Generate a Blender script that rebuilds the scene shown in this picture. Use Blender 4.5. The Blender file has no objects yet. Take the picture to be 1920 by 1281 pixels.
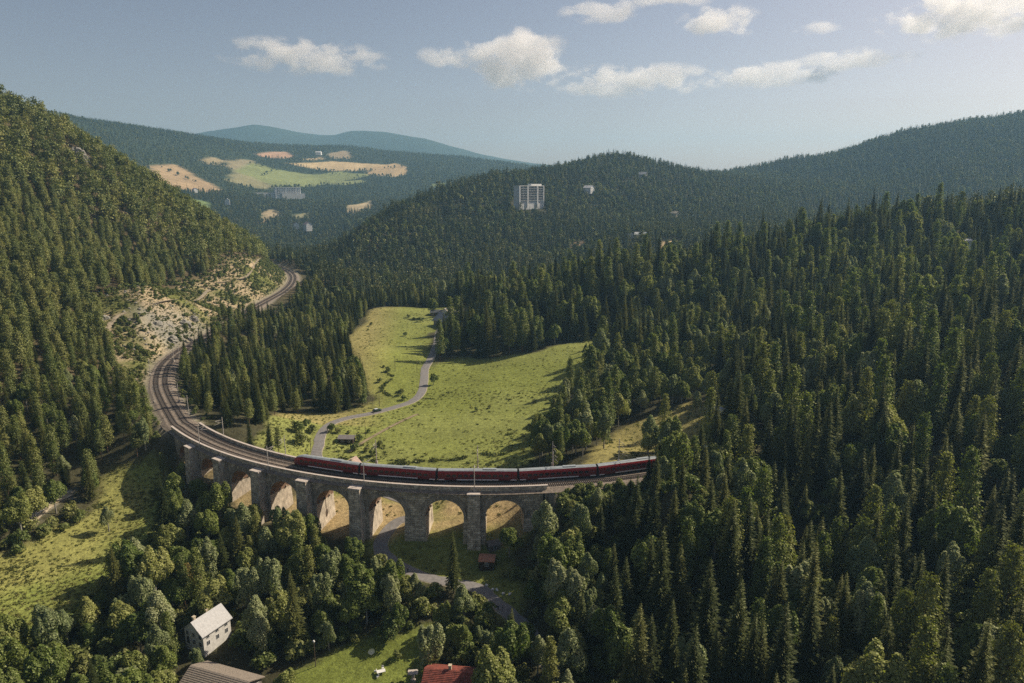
import bpy, math, random
import numpy as np
from mathutils import Vector, Matrix
random.seed(7); rng = np.random.default_rng(11)
S = bpy.context.scene
R = math.radians
# ------------------------------------------------------------------ camera
FPX = 1280.0; TH = math.atan(290.5/1280); CT, ST = math.cos(TH), math.sin(TH); HC = 95.0
cam_d = bpy.data.cameras.new("camera"); cam = bpy.data.objects.new("camera", cam_d)
S.collection.objects.link(cam); S.camera = cam
cam.location = (0, 0, HC); cam.rotation_euler = (math.pi/2 - TH, 0, 0)
cam_d.sensor_width = 36; cam_d.lens = 24; cam_d.clip_start = 1; cam_d.clip_end = 60000
# ------------------------------------------------------------------ sun, sky, exposure
SUN_AZ = R(27)      # from +x towards +y
SUN_EL = R(39)
sun_dir = Vector((math.cos(SUN_AZ)*math.cos(SUN_EL), math.sin(SUN_AZ)*math.cos(SUN_EL), math.sin(SUN_EL)))
sd = bpy.data.lights.new("sun", 'SUN'); sd.energy = 5.0; sd.angle = R(0.55); sd.color = (1.0, 0.89, 0.71)
sun = bpy.data.objects.new("sun", sd); S.collection.objects.link(sun)
sun.rotation_euler = sun_dir.to_track_quat('Z', 'Y').to_euler(); sun.location = (200, 300, 400)
w = bpy.data.worlds.new("World"); S.world = w; w.use_nodes = True
nt = w.node_tree; nt.nodes.clear()
sky = nt.nodes.new('ShaderNodeTexSky'); sky.sky_type = 'NISHITA'; sky.sun_disc = False
sky.sun_elevation = SUN_EL; sky.sun_rotation = math.pi/2 - SUN_AZ
sky.altitude = 900; sky.air_density = 1.0; sky.dust_density = 3.0; sky.ozone_density = 1.0
bgn = nt.nodes.new('ShaderNodeBackground'); bgn.inputs[1].default_value = 0.064
wo = nt.nodes.new('ShaderNodeOutputWorld')
tint = nt.nodes.new('ShaderNodeMix'); tint.data_type = 'RGBA'; tint.blend_type = 'MULTIPLY'; tint.inputs[0].default_value = 1
tint.inputs[7].default_value = (1.38, 1.07, 0.95, 1)
nt.links.new(sky.outputs[0], tint.inputs[6]); nt.links.new(tint.outputs[2], bgn.inputs[0]); nt.links.new(bgn.outputs[0], wo.inputs[0])
vs = S.view_settings; vs.view_transform = 'Standard'; vs.look = 'None'; vs.gamma = 1; vs.exposure = 0.38
vs.use_curve_mapping = False
c = S.cycles
c.max_bounces = 4; c.diffuse_bounces = 2; c.glossy_bounces = 1; c.transmission_bounces = 2
c.transparent_max_bounces = 4; c.volume_bounces = 4; c.use_denoising = False
c.caustics_reflective = False; c.caustics_refractive = False; c.sample_clamp_indirect = 4
S.render.threads_mode = 'AUTO'
# ------------------------------------------------------------------ helpers
COL = S.collection
def ray(px, py):
    u = (px-960)/FPX; v = (py-640.5)/FPX
    return np.array([u, CT - v*ST, -(ST + v*CT)])
def atz(px, py, z=0.0):
    d = ray(px, py); t = (z-HC)/d[2]
    return d*t + np.array([0, 0, HC])
def atY(px, py, Y):
    d = ray(px, py); t = Y/d[1]
    return d*t + np.array([0, 0, HC])
def proj(x, y, z):
    dz = HC - z; dep = y*CT + dz*ST
    return 960 + FPX*x/dep, 640.5 + FPX*(dz*CT - y*ST)/dep, dep
def tag(o, label=None, cat=None, group=None, kind=None):
    if label: o['label'] = label
    if cat: o['category'] = cat
    if group: o['group'] = group
    if kind: o['kind'] = kind
    return o
def empty(name, loc=(0, 0, 0), rz=0.0, label=None, cat=None, group=None):
    o = bpy.data.objects.new(name, None); COL.objects.link(o); o.empty_display_size = 1
    o.location = loc; o.rotation_euler = (0, 0, rz)
    return tag(o, label, cat, group)
def link(name, me, parent=None):
    o = bpy.data.objects.new(name, me); COL.objects.link(o)
    if parent: o.parent = parent
    return o
class MB:
    """collects faces into one mesh"""
    def __init__(s): s.v = []; s.f = []; s.mi = []
    def add(s, vs_, fs_, m=0):
        b = len(s.v); s.v.extend([tuple(map(float, p)) for p in vs_]); s.f.extend([tuple(b+i for i in f) for f in fs_]); s.mi.extend([m]*len(fs_))
    def box(s, x0, x1, y0, y1, z0, z1, m=0):
        s.add([(x0,y0,z0),(x1,y0,z0),(x1,y1,z0),(x0,y1,z0),(x0,y0,z1),(x1,y0,z1),(x1,y1,z1),(x0,y1,z1)],
              [(0,3,2,1),(4,5,6,7),(0,1,5,4),(1,2,6,5),(2,3,7,6),(3,0,4,7)], m)
    def bar(s, a, b, r0, r1=None, n=6, m=0):
        a = Vector(a); b = Vector(b); r1 = r0 if r1 is None else r1
        d = (b-a).normalized(); u = d.orthogonal().normalized(); w_ = d.cross(u)
        vs_ = []
        for p, r in ((a, r0), (b, r1)):
            for k in range(n):
                t = 2*math.pi*k/n; vs_.append(p + u*(r*math.cos(t)) + w_*(r*math.sin(t)))
        fs_ = [(k, (k+1) % n, n+(k+1) % n, n+k) for k in range(n)] + [tuple(range(n))[::-1], tuple(range(n, 2*n))]
        s.add(vs_, fs_, m)
    def mesh(s, name, mats, smooth=False):
        me = bpy.data.meshes.new(name); me.from_pydata(s.v, [], s.f)
        for m in (mats if isinstance(mats, (list, tuple)) else [mats]): me.materials.append(m)
        if any(s.mi): me.polygons.foreach_set('material_index', s.mi)
        if smooth: me.polygons.foreach_set('use_smooth', [True]*len(s.f))
        me.update(); return me
    def build(s, name, mats, parent=None, smooth=False):
        return link(name, s.mesh(name, mats, smooth), parent)
# ------------------------------------------------------------------ materials
def new_mat(name):
    m = bpy.data.materials.new(name); m.use_nodes = True; m.node_tree.nodes.clear()
    return m, m.node_tree.nodes, m.node_tree.links
def solid(name, col, rough=0.8, noise=0.25, scale=2.0, bump=0.0, metal=0.0, col2=None, coord='Object'):
    m, N, L = new_mat(name)
    out = N.new('ShaderNodeOutputMaterial'); b = N.new('ShaderNodeBsdfPrincipled')
    b.inputs['Roughness'].default_value = rough; b.inputs['Metallic'].default_value = metal
    b.inputs['Specular IOR Level'].default_value = 0.3
    tc = N.new('ShaderNodeTexCoord'); nz = N.new('ShaderNodeTexNoise'); nz.inputs['Scale'].default_value = scale
    nz.inputs['Detail'].default_value = 6; nz.inputs['Roughness'].default_value = 0.65
    L.new(tc.outputs[coord], nz.inputs['Vector'])
    mx = N.new('ShaderNodeMix'); mx.data_type = 'RGBA'
    c2 = col2 or tuple(x*(1-noise*1.6) for x in col)
    mx.inputs[6].default_value = (*[min(1, x*(1+noise)) for x in col], 1); mx.inputs[7].default_value = (*c2, 1)
    rp = N.new('ShaderNodeMapRange'); rp.inputs[1].default_value = .35; rp.inputs[2].default_value = .65
    L.new(nz.outputs[0], rp.inputs[0]); L.new(rp.outputs[0], mx.inputs[0])
    L.new(mx.outputs[2], b.inputs['Base Color'])
    if bump:
        bp = N.new('ShaderNodeBump'); bp.inputs['Strength'].default_value = bump; bp.inputs['Distance'].default_value = 0.1
        L.new(nz.outputs[0], bp.inputs['Height']); L.new(bp.outputs[0], b.inputs['Normal'])
    L.new(b.outputs[0], out.inputs[0])
    return m
def leaf_mat(name, cols, trans=0.35, rough=0.6, scale=0.25):
    """cols: three base colours; per-tree random picks between them, world-space noise varies clumps"""
    m, N, L = new_mat(name)
    out = N.new('ShaderNodeOutputMaterial')
    oi = N.new('ShaderNodeObjectInfo')
    rp = N.new('ShaderNodeValToRGB'); e = rp.color_ramp.elements
    e[0].color = (*cols[0], 1); e[0].position = 0.05; e[1].color = (*cols[2], 1); e[1].position = 0.97
    k = e.new(0.55); k.color = (*cols[1], 1)
    L.new(oi.outputs['Random'], rp.inputs[0])
    geo = N.new('ShaderNodeNewGeometry')
    nz = N.new('ShaderNodeTexNoise'); nz.inputs['Scale'].default_value = scale; nz.inputs['Detail'].default_value = 3
    L.new(geo.outputs['Position'], nz.inputs['Vector'])
    ad = N.new('ShaderNodeMath'); ad.operation = 'MULTIPLY_ADD'; ad.inputs[1].default_value = 0.7; ad.inputs[2].default_value = 0.0
    L.new(geo.outputs['Random Per Island'], ad.inputs[0])
    sm = N.new('ShaderNodeMath'); sm.operation = 'ADD'; L.new(ad.outputs[0], sm.inputs[0]); L.new(nz.outputs[0], sm.inputs[1])
    mr = N.new('ShaderNodeMapRange'); mr.inputs[1].default_value = .3; mr.inputs[2].default_value = 1.25
    mr.inputs[3].default_value = .55; mr.inputs[4].default_value = 1.55
    L.new(sm.outputs[0], mr.inputs[0])
    mu = N.new('ShaderNodeMix'); mu.data_type = 'RGBA'; mu.blend_type = 'MULTIPLY'; mu.inputs[0].default_value = 1
    L.new(rp.outputs[0], mu.inputs[6]); L.new(mr.outputs[0], mu.inputs[7])
    d = N.new('ShaderNodeBsdfDiffuse'); t = N.new('ShaderNodeBsdfTranslucent'); x = N.new('ShaderNodeMixShader')
    x.inputs[0].default_value = trans
    ty = N.new('ShaderNodeMix'); ty.data_type = 'RGBA'; ty.blend_type = 'MULTIPLY'; ty.inputs[0].default_value = 1
    ty.inputs[7].default_value = (1.15, 1.30, 0.50, 1)
    L.new(mu.outputs[2], ty.inputs[6])
    L.new(mu.outputs[2], d.inputs[0]); L.new(ty.outputs[2], t.inputs[0])
    L.new(d.outputs[0], x.inputs[1]); L.new(t.outputs[0], x.inputs[2])
    g = N.new('ShaderNodeBsdfGlossy'); g.inputs['Roughness'].default_value = .5; g.inputs['Color'].default_value = (.8, .82, .5, 1)
    y = N.new('ShaderNodeMixShader'); y.inputs[0].default_value = .035; L.new(x.outputs[0], y.inputs[1]); L.new(g.outputs[0], y.inputs[2])
    L.new(y.outputs[0], out.inputs[0])
    return m
# ------------------------------------------------------------------ railway alignment (plan)
XC, YC = -9.4, 375.5; RC = 166.9            # viaduct circle, centre line of the two tracks
def arc(a, r=RC):                            # a in degrees, 0 = nearest the camera, negative = left
    return np.array([XC + r*math.sin(R(a)), YC - r*math.cos(R(a))])
left_px = [(302, 727), (305, 692), (321, 671), (347, 652), (372, 640)]
far_px = [(470, 580), (493, 567), (532, 545), (548, 527.6), (547, 514), (529, 503)]
cl = [tuple(arc(a)) for a in np.arange(28, -56, -4.0)]
cl += [tuple(atz(*p)[:2]) for p in left_px]
cl += [tuple(atz(*p)[:2]) for p in far_px] + [(-330, 900), (-380, 960)]
def resample(P, step):
    P = np.array(P, float)
    # Catmull-Rom
    Q = []
    for i in range(len(P)-1):
        p0 = P[max(i-1, 0)]; p1 = P[i]; p2 = P[i+1]; p3 = P[min(i+2, len(P)-1)]
        n = max(2, int(np.linalg.norm(p2-p1)/1.0))
        for t in np.linspace(0, 1, n, endpoint=False):
            Q.append(0.5*((2*p1)+(-p0+p2)*t+(2*p0-5*p1+4*p2-p3)*t*t+(-p0+3*p1-3*p2+p3)*t**3))
    Q.append(P[-1]); Q = np.array(Q)
    s_ = np.r_[0, np.cumsum(np.linalg.norm(np.diff(Q, axis=0), axis=1))]
    n = int(s_[-1]/step)
    ss = np.linspace(0, s_[-1], n+1)
    return np.array([[np.interp(v, s_, Q[:, k]) for k in range(Q.shape[1])] for v in ss])
TRACK = resample(cl, 2.0)
def poly_dist(x, y, P):
    """distance from points to a polyline P (n,2) and the parameter index"""
    x = np.asarray(x); y = np.asarray(y); best = np.full(x.shape, 1e9); idx = np.zeros(x.shape)
    for i in range(len(P)-1):
        ax, ay = P[i][:2]; bx, by = P[i+1][:2]; dx, dy = bx-ax, by-ay; L2 = dx*dx+dy*dy+1e-9
        t = np.clip(((x-ax)*dx+(y-ay)*dy)/L2, 0, 1)
        d = np.hypot(x-ax-t*dx, y-ay-t*dy); k = d < best
        best = np.where(k, d, best); idx = np.where(k, i+t, idx)
    return best, idx
def near_box(x, y, P, m):
    P = np.array(P); return (x > P[:, 0].min()-m) & (x < P[:, 0].max()+m) & (y > P[:, 1].min()-m) & (y < P[:, 1].max()+m)
# ------------------------------------------------------------------ terrain control points
# (px, py, forward distance, canopy height above ground) read off the photograph
CP = [
 # left hillside
 (0,600,320,18),(0,400,450,17),(0,180,600,13),(100,222,620,13),(230,320,620,12),(400,405,700,13),(470,450,740,12),
 (200,600,400,0),(330,600,410,0),(330,545,450,0),(200,540,440,0),(480,490,690,0),(540,512,735,0),(60,750,260,20),(120,450,480,16),
 (250,480,530,15),
 # middle spur between line and meadow
 (600,485,650,20),(680,655,405,0),(688,578,560,0),(570,772,318,0),(430,815,266,0),(500,620,420,22),(560,560,520,22),
 # central hill
 (750,572,600,0),(620,460,900,12),(700,400,1000,15),(780,364,1100,15),(920,320,1300,15),(660,430,950,13),(1060,309,1480,15),(740,382,1050,15),(830,347,1150,15),(870,335,1200,15),(1000,312,1400,15),(1165,281,1600,16),(1120,288,1550,16),(1205,290,1600,15),(1240,302,1650,15),(1290,316,1700,15),(1330,323,1750,15),
 (1400,328,1750,15),(990,388,1150,0),(1195,446,900,0),(900,562,640,0),(850,470,850,15),(850,400,1050,15),(1100,380,1200,15),
 (1270,410,1100,10),(1100,460,900,10),
 # far right hill
 (1440,316,1850,15),(1470,302,1900,15),(1500,291,1950,15),(1560,289,1950,15),(1620,264,1900,15),(1700,240,1850,15),(1760,232,1850,15),(1810,222,1850,15),(1860,217,1850,15),(1910,208,1850,15),(1600,400,1250,15),(1300,420,1000,14),(1450,350,1450,14),
 (1800,320,1400,16),(1910,330,1350,16),(1700,330,1500,15),(1500,330,1700,15),
 # near right ridge
 (1250,472,520,20),(1130,495,500,20),(1400,440,540,20),(1550,400,550,20),(1700,370,560,20),(1900,360,550,20),(1700,450,480,20),(1850,420,480,20),
 (1130,655,400,0),(1000,655,420,0),(900,672,415,0),(1200,600,440,20),(1700,640,270,20),(1500,700,265,20),(1900,600,270,22),
 (1345,792,262,0),(1200,840,262,0),(1250,800,275,0),
 # bottom right
 (1700,1250,120,20),(1400,1250,128,20),(1100,1250,135,17),(1900,1000,150,22),(1500,1000,175,22),(1200,1000,185,20),(1700,850,200,22),
 # far valley and farmland ridge
 (120,212,2500,15),(250,247,2600,15),(380,260,2800,15),(480,272,3200,15),(640,270,3600,15),(760,283,3600,15),(870,290,3500,15),(1000,312,3300,15),
 (600,330,2800,0),(340,330,2200,0),(540,374,2300,0),(570,436,1800,0),(500,462,1500,0),(675,392,2000,0),(450,320,2600,0),(720,318,2950,0),(420,420,1700,5),
 (800,340,2600,15),(900,330,2700,15),(350,360,2000,0),(300,380,1700,5),(650,420,1700,8),
 # blue mountains
 (380,253,6800,0),(480,238,6800,0),(540,250,6800,0),(600,260,6800,0),(660,248,6800,0),(720,250,6800,0),(800,262,6800,0),(870,281,6800,0),(1000,305,6800,0),
 (1060,312,6800,0),
]
CZ = [ # direct x, y, z
 (-150,60,-30),(0,60,-36),(150,60,-30),(300,60,10),(-300,60,10),(-300,200,10),(0,-100,-40),(400,-100,40),(-400,-100,40),(-420,300,90),
 (-20,150,-29),(-95,165,-29),(-60,185,-26),(-140,180,-24),(-175,205,-13),(-150,245,-16),(-125,250,-15),
 (-15,208,-18),(-30,208,-18),(-48,212,-19),(-66,218,-19.5),(-85,224,-19),(-100,232,-17),(-118,246,-12),(5,206,-15),(16,207,-5),(25,214,-2),(30,190,-14),(0,185,-22),(-30,180,-24),
 (-80,268,-14.5),(-80,300,-13),(-47,342,-11),(-52,395,-9.5),(-53,514,-4),(-40,560,-2),(-110,545,0),(-15,270,-14),(15,300,-10),(-10,370,-9),(35,370,-4),(30,203,-4),(50,208,-4),(70,216,-3),(90,228,-1),(42,185,-8),(70,190,-8),(100,205,-3),(60,160,-14),(20,190,-11),(25,170,-17),(90,150,-12),(-20,320,-12),(40,245,-3),
 (-188,343,0),(-190,365,0),(-195,392,0),(-213,568,0),(-225,700,0),(-246,767,0),(-200,480,0),(-140,262,-3),(-165,290,-1),(-150,330,-5),(-175,450,0),
 (-450,800,110),(-350,800,40),(-420,950,40),(-330,930,-5),(-400,1200,-40),(-700,1100,120),(-900,1400,200),(-560,1000,80),(-250,1000,-20),(-280,1300,-30),
 (-500,700,150),(-560,500,170),(-640,700,230),(-600,900,160),(330,700,42),(430,800,45),(560,760,70),(200,760,12),(200,650,22),(480,720,60),(100,620,5),(0,650,-6),(600,560,120),(600,300,90),(450,250,55),(300,150,15),(250,280,20),
 (800,2700,60),(1500,3200,100),(300,2200,80),(0,2400,20),(-300,1600,-20),(300,3000,80),(1500,3500,150),(2200,2500,250),
 (-2000,3500,380),(-1500,3800,300),(-600,4800,150),(500,4800,100),(-2500,2000,350),(-1500,1500,250),(-5500,6800,400),(2000,6800,220),(4000,6800,200),
 (-3000,8700,250),(0,8700,150),(4000,8700,150),(-3000,5300,150),(-1200,5600,80),(0,5400,50),(2500,5300,120),(6000,6000,200),(-6000,4500,300),(-8000,8700,300),(8000,8700,200),
 (5000,2000,300),(-5000,1000,300),(3000,0,200),(-3000,0,250),(1200,200,180),(-1200,200,250),(0,-600,0),
]
pts = [tuple(atY(px, py, Y) - np.array([0, 0, hc])) for px, py, Y, hc in CP] + [tuple(map(float, p)) for p in CZ]
pts = np.array(pts)
def kern(d, sc): return np.sqrt(d*d + sc*sc)
_sc = 6 + 0.008*np.hypot(pts[:, 0], pts[:, 1])
D = np.hypot(pts[:, None, 0]-pts[None, :, 0], pts[:, None, 1]-pts[None, :, 1])
A = kern(D, _sc[None, :]) ; n = len(pts)
M = np.block([[A + np.eye(n)*0.0, np.ones((n, 1))], [np.ones((1, n)), np.zeros((1, 1))]])
lam = np.linalg.solve(M + np.eye(n+1)*1e-9, np.r_[pts[:, 2], 0])
def rbf(x, y):
    x = np.asarray(x, float); y = np.asarray(y, float); o = np.full(x.shape, lam[-1])
    for i in range(n): o = o + lam[i]*kern(np.hypot(x-pts[i, 0], y-pts[i, 1]), _sc[i])
    return o
def lattice(x, y, seed):
    xi = np.floor(x).astype(np.int64); yi = np.floor(y).astype(np.int64); fx = x-xi; fy = y-yi
    fx = fx*fx*(3-2*fx); fy = fy*fy*(3-2*fy)
    def h(a, b):
        v = (a*374761393 + b*668265263 + seed*974711) & 0xffffffff
        v = ((v ^ (v >> 13))*1274126177) & 0xffffffff
        return ((v ^ (v >> 16)) & 0xffff)/65535.0
    return (h(xi, yi)*(1-fx)+h(xi+1, yi)*fx)*(1-fy) + (h(xi, yi+1)*(1-fx)+h(xi+1, yi+1)*fx)*fy
def fbm(x, y, s, seed=0, o=4):
    a = 0.5; r = 0
    for k in range(o): r = r + a*(lattice(x/s*2**k, y/s*2**k, seed+k)-0.5); a *= 0.5
    return r
def gridline(lo, hi, d0, d1, far_lo, far_hi, g=1.07, dmax=140):
    a = list(np.arange(lo, hi+0.01, d0)); s_ = d0
    while a[-1] < far_hi: s_ = min(s_*g, dmax if a[-1] > d1 else 22); a.append(a[-1]+s_)
    b = []; s_ = d0; v = lo
    while v > far_lo: s_ = min(s_*g, dmax if abs(v) > d1 else 22); v -= s_; b.append(v)
    return np.array(b[::-1]+a)
GX = gridline(-300, 240, 2.6, 2100, -9000, 9000, 1.035)
GY = gridline(125, 620, 2.6, 4200, -700, 8800, 1.022, 110)
XX, YY = np.meshgrid(GX, GY)
ZZ = rbf(XX, YY)
dist0 = np.hypot(XX, YY)
amp = np.clip((dist0-120)/900, 0.04, 1)
slope_zone = np.clip((ZZ+2)/25, 0, 1)
ZZ += fbm(XX, YY, 160, 3)*10*amp*slope_zone + fbm(XX, YY, 30, 5)*2.2*np.clip(slope_zone, .12, 1)
far = np.clip((dist0-4900)/1500, 0, 1); ZZ += fbm(XX, YY, 1400, 9, 5)*80*far
# roads (plan polylines with heights picked from the natural ground)
def samp(F, x, y):
    x = np.asarray(x, float); y = np.asarray(y, float)
    i = np.clip(np.searchsorted(GX, x)-1, 0, len(GX)-2); j = np.clip(np.searchsorted(GY, y)-1, 0, len(GY)-2)
    fx = np.clip((x-GX[i])/(GX[i+1]-GX[i]), 0, 1); fy = np.clip((y-GY[j])/(GY[j+1]-GY[j]), 0, 1)
    return (F[j, i]*(1-fx)+F[j, i+1]*fx)*(1-fy)+(F[j+1, i]*(1-fx)+F[j+1, i+1]*fx)*fy
def hit(px, py, F=None):
    F = ZZ if F is None else F
    d = ray(px, py); d = d/np.linalg.norm(d); t = np.r_[np.arange(100, 1500, 2.0), np.arange(1500, 9000, 10.0)]
    P = d[None, :]*t[:, None] + np.array([0, 0, HC]); b = samp(F, P[:, 0], P[:, 1]) > P[:, 2]
    k = int(np.argmax(b)) if b.any() else len(t)-1
    return P[k]
def grade(P, half, blend, F, zoff=0.0, smooth=25):
    """cut a graded bed for a polyline (n,2) into F; returns (n,3) with bed heights"""
    P = np.array(P)[:, :2]; z = samp(F, P[:, 0], P[:, 1]); k = np.ones(smooth)/smooth
    z = np.convolve(np.pad(z, smooth//2, mode='edge'), k, mode='valid')[:len(P)] + zoff
    b = near_box(XX, YY, P, blend+half); d, ix = poly_dist(XX[b], YY[b], P)
    zi = np.interp(ix, np.arange(len(P)), z); wgt = 1-np.clip((d-half)/blend, 0, 1); wgt = wgt*wgt*(3-2*wgt)
    F[b] = F[b]*(1-wgt)+(zi-0.12)*wgt
    return np.c_[P, z]
ROAD_PX = [(940, 1175),(925,1135),(890,1108),(800,1086),(745,1064),(715,1035),(720,1010),(748,975),(775,945)]
road_a = [tuple(hit(*p)[:2]) for p in ROAD_PX]
road_b = [tuple(hit(*p)[:2]) for p in [(596,862),(597,835),(604,810),(622,796),(655,785),(700,776),(745,765),(775,752),(791,735),(795,715),(797,692),(806,676)]]
farm_e = [(-50,440),(-52,475),(-50,505)]
road_a = [(7,135),(10,150),(4,165)] + road_a[1:]
ROAD = resample(road_a[:-1] + [(-30,222),(-48,236),(-68,250)] + road_b + farm_e, 2.0)
ROAD = grade(ROAD, 2.6, 7, ZZ, 0.0)
# railway formation: cut and fill, but leave the valley under the viaduct alone
bx = near_box(XX, YY, TRACK, 40); d, ix = poly_dist(XX[bx], YY[bx], TRACK)
ang = np.degrees(np.arctan2(XX[bx]-XC, YC-YY[bx]))
onv = (ang > -47.5) & (ang < 7.0) & (YY[bx] < 300)
hh = ZZ[bx]; bed = -0.75
fill = np.where(hh < bed, np.maximum(hh, bed - np.maximum(d-6.2, 0)/1.1), np.minimum(hh, bed + np.maximum(d-6.2, 0)/1.15))
cut_only = np.where(d < 7, np.minimum(hh, -9), hh)
ZZ[bx] = np.where(onv, cut_only, fill)
ZZ = np.ascontiguousarray(ZZ)
print('ZMAX', ZZ.max(), XX.ravel()[ZZ.argmax()], YY.ravel()[ZZ.argmax()])
def gz(x, y): return float(samp(ZZ, x, y))
# ------------------------------------------------------------------ ground cover zones (outlines read off the photograph, dropped on the terrain)
def zone(P): return np.array([hit(*p)[:2] for p in P])
ZN = {
 'meadow': zone([(470,835),(500,800),(530,775),(575,778),(600,778),(640,777),(672,765),(705,750),(668,690),(645,640),(690,597),(692,581),(760,576),(870,574),(890,590),(880,612),(830,625),(806,625),(806,690),(860,672),(1000,663),(1130,640),(1165,655),(1100,700),(1062,735),(1040,790),(1000,830),(1000,872),(940,885),(800,884),(660,880),(560,862),(500,845)]),
 'meadow_low': zone([(-120,1110),(0,1045),(50,1030),(110,990),(150,975),(185,940),(195,900),(200,880),(250,872),(300,888),(312,930),(300,990),(262,1030),(240,1075),(200,1110),(150,1150),(90,1200),(0,1240),(-120,1260)]),
 'under': zone([(590,905),(760,905),(1000,905),(1005,960),(985,1010),(955,1035),(950,1080),(975,1100),(985,1140),(965,1175),(930,1180),(905,1110),(850,1100),(760,1085),(690,1062),(665,1010),(600,1003),(560,970),(560,920)]),
 'garden': zone([(540,1262),(590,1242),(690,1215),(740,1205),(800,1180),(815,1192),(770,1240),(800,1290),(640,1330),(520,1300)]),
 'rock': zone([(178,565),(240,540),(330,540),(400,518),(480,489),(515,492),(545,522),(520,548),(480,575),(440,590),(395,605),(372,632),(330,655),(292,690),(276,740),(272,790),(250,735),(222,690),(198,640)]),
 'right_clear': zone([(1098,872),(1108,845),(1150,812),(1205,788),(1290,758),(1325,768),(1335,800),(1300,840),(1240,842),(1200,852),(1150,868)]),
 'path_left': zone([(-20,1035),(40,985),(75,950),(128,925),(135,935),(105,955),(70,975),(20,1020)]),
 'gravel_r': zone([(1795,830),(1815,815),(1832,820),(1815,850),(1800,850)]),
 'c_hill1': zone([(1074,470),(1078,455),(1098,454),(1100,466),(1090,472)]),
 'c_hill2': zone([(1232,462),(1236,452),(1270,452),(1280,460),(1262,470),(1240,470)]),
 'far_brown': zone([(280,345),(283,310),(330,308),(365,330),(410,352),(412,362),(340,358)]),
 'far_green': zone([(440,320),(470,305),(520,318),(560,325),(640,322),(700,328),(640,340),(590,350),(520,350),(470,335)]),
 'far_tan': zone([(540,306),(620,303),(700,308),(740,309),(718,318),(650,321),(590,318)]),
 'far_tan2': zone([(690,318),(740,306),(762,312),(762,328),(740,332),(690,328)]),
 'far_tan3': zone([(478,292),(500,285),(535,284),(548,292),(545,298),(500,296)]),
 'far_tan4': zone([(615,290),(650,282),(660,295),(650,300),(620,297)]),
 'far_f5': zone([(650,398),(652,385),(695,377),(700,392),(670,402)]),
 'far_f6': zone([(490,418),(492,400),(512,394),(530,404),(512,412)]),
 'far_g7': zone([(340,380),(350,372),(390,380),(400,395),(370,395)]),
 'far_g8': zone([(810,345),(836,344),(836,350),(812,351)]),
 'far_s10': zone([(422,338),(440,322),(475,334),(515,352),(500,356),(450,348)]), 'far_s11': zone([(560,300),(600,294),(612,300),(590,303)]), 'far_s12': zone([(610,345),(640,340),(680,338),(690,342),(650,348)]), 'far_s13': zone([(380,300),(400,296),(420,304),(410,310),(385,308)]), 'far_s14': zone([(540,404),(575,400),(590,408),(560,412)]),
 'far_s9': zone([(430,318),(425,305),(470,298),(478,305),(450,318)]),
}
def inside(x, y, P):
    c_ = np.zeros(x.shape, bool); n_ = len(P)
    for i in range(n_):
        x0, y0 = P[i]; x1, y1 = P[(i+1) % n_]
        k = ((y0 > y) != (y1 > y)) & (x < (x1-x0)*(y-y0)/((y1-y0) if y1 != y0 else 1e-9)+x0)
        c_ ^= k
    return c_
def sdist(x, y, P, m=60):
    """signed distance to polygon, positive inside; -m beyond its box"""
    x = np.asarray(x, float); y = np.asarray(y, float); out = np.full(x.shape, -float(m))
    b = near_box(x, y, P, m)
    if b.any():
        d_, _ = poly_dist(x[b], y[b], np.vstack([P, P[:1]])); s_ = np.where(inside(x[b], y[b], P), 1, -1); out[b] = np.clip(d_, 0, m)*s_
    return out
def zwt(x, y, k, f=3.0):
    P = ZN[k]; return np.clip(sdist(x, y, P, max(60, f*3))/f+0.5, 0, 1)
jit = fbm(XX, YY, 14, 21)*9
def zw(k, f=3.0):
    P = ZN[k]; return np.clip((sdist(XX, YY, P, max(60, f*3))+jit)/f+0.5, 0, 1)
dist0 = np.hypot(XX, YY)
def lerp(a, b, t): return a*(1-t[..., None])+np.array(b)*t[..., None]
floor_c = np.array([.045, .042, .022])
col = np.ones(XX.shape+(3,))*floor_c
hillw = np.clip((XX < -170)*1.0*np.clip((ZZ+4)/10, 0, 1), 0, 1)
col = lerp(col, (.085, .065, .036), hillw*0.8*(dist0 < 1000))
wood = np.clip((dist0-1400)/600, 0, 1); col = lerp(col, (.030, .042, .022), wood)
n1 = fbm(XX, YY, 60, 31)+0.5; n2 = fbm(XX, YY, 18, 37)+0.5; n3 = fbm(XX, YY, 260, 41)+.5
g_m = lerp(np.ones(XX.shape+(3,))*np.array([.135, .150, .034]), (.150, .160, .046), np.clip((n1-.42)*3.5, 0, 1))
dry_side = np.clip((-XX-62-(YY-330)*0.12)/22, 0, 1)*(YY > 300); g_m = g_m*(1-0.75*dry_side[..., None]) + np.array([.225, .185, .075])*0.75*dry_side[..., None]
a_ = zw('meadow', 4)[..., None]; col = col*(1-a_)+g_m*a_
b_m = lerp(np.ones(XX.shape+(3,))*np.array([.118, .150, .030]), (.175, .170, .052), np.clip((-XX-118)/28 + (n2-.5)*2 - .1, 0, 1))
a_ = zw('meadow_low', 4)[..., None]; col = col*(1-a_)+b_m*a_
u_m = lerp(np.ones(XX.shape+(3,))*np.array([.27, .20, .10]), (.125, .135, .035), np.maximum(np.clip((n2-.56)*5, 0, 1), np.maximum(np.clip((214-YY)/6, 0, 1), np.clip((YY-232)/6, 0, 1))))
a_ = zw('under', 4)[..., None]; col = col*(1-a_)+u_m*a_
a_ = np.clip(1-np.abs(np.hypot(XX-XC, YY-YC)-170)/20, 0, 1)*(YY < 262)*(XX < 8)*(np.hypot(XX-XC, YY-YC) < 173)*np.clip((n2-.35)*6, 0, 1)*.8; col = lerp(col, (.24, .185, .095), a_)
col = lerp(col, (.12, .14, .03), zw('garden', 3))
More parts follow.
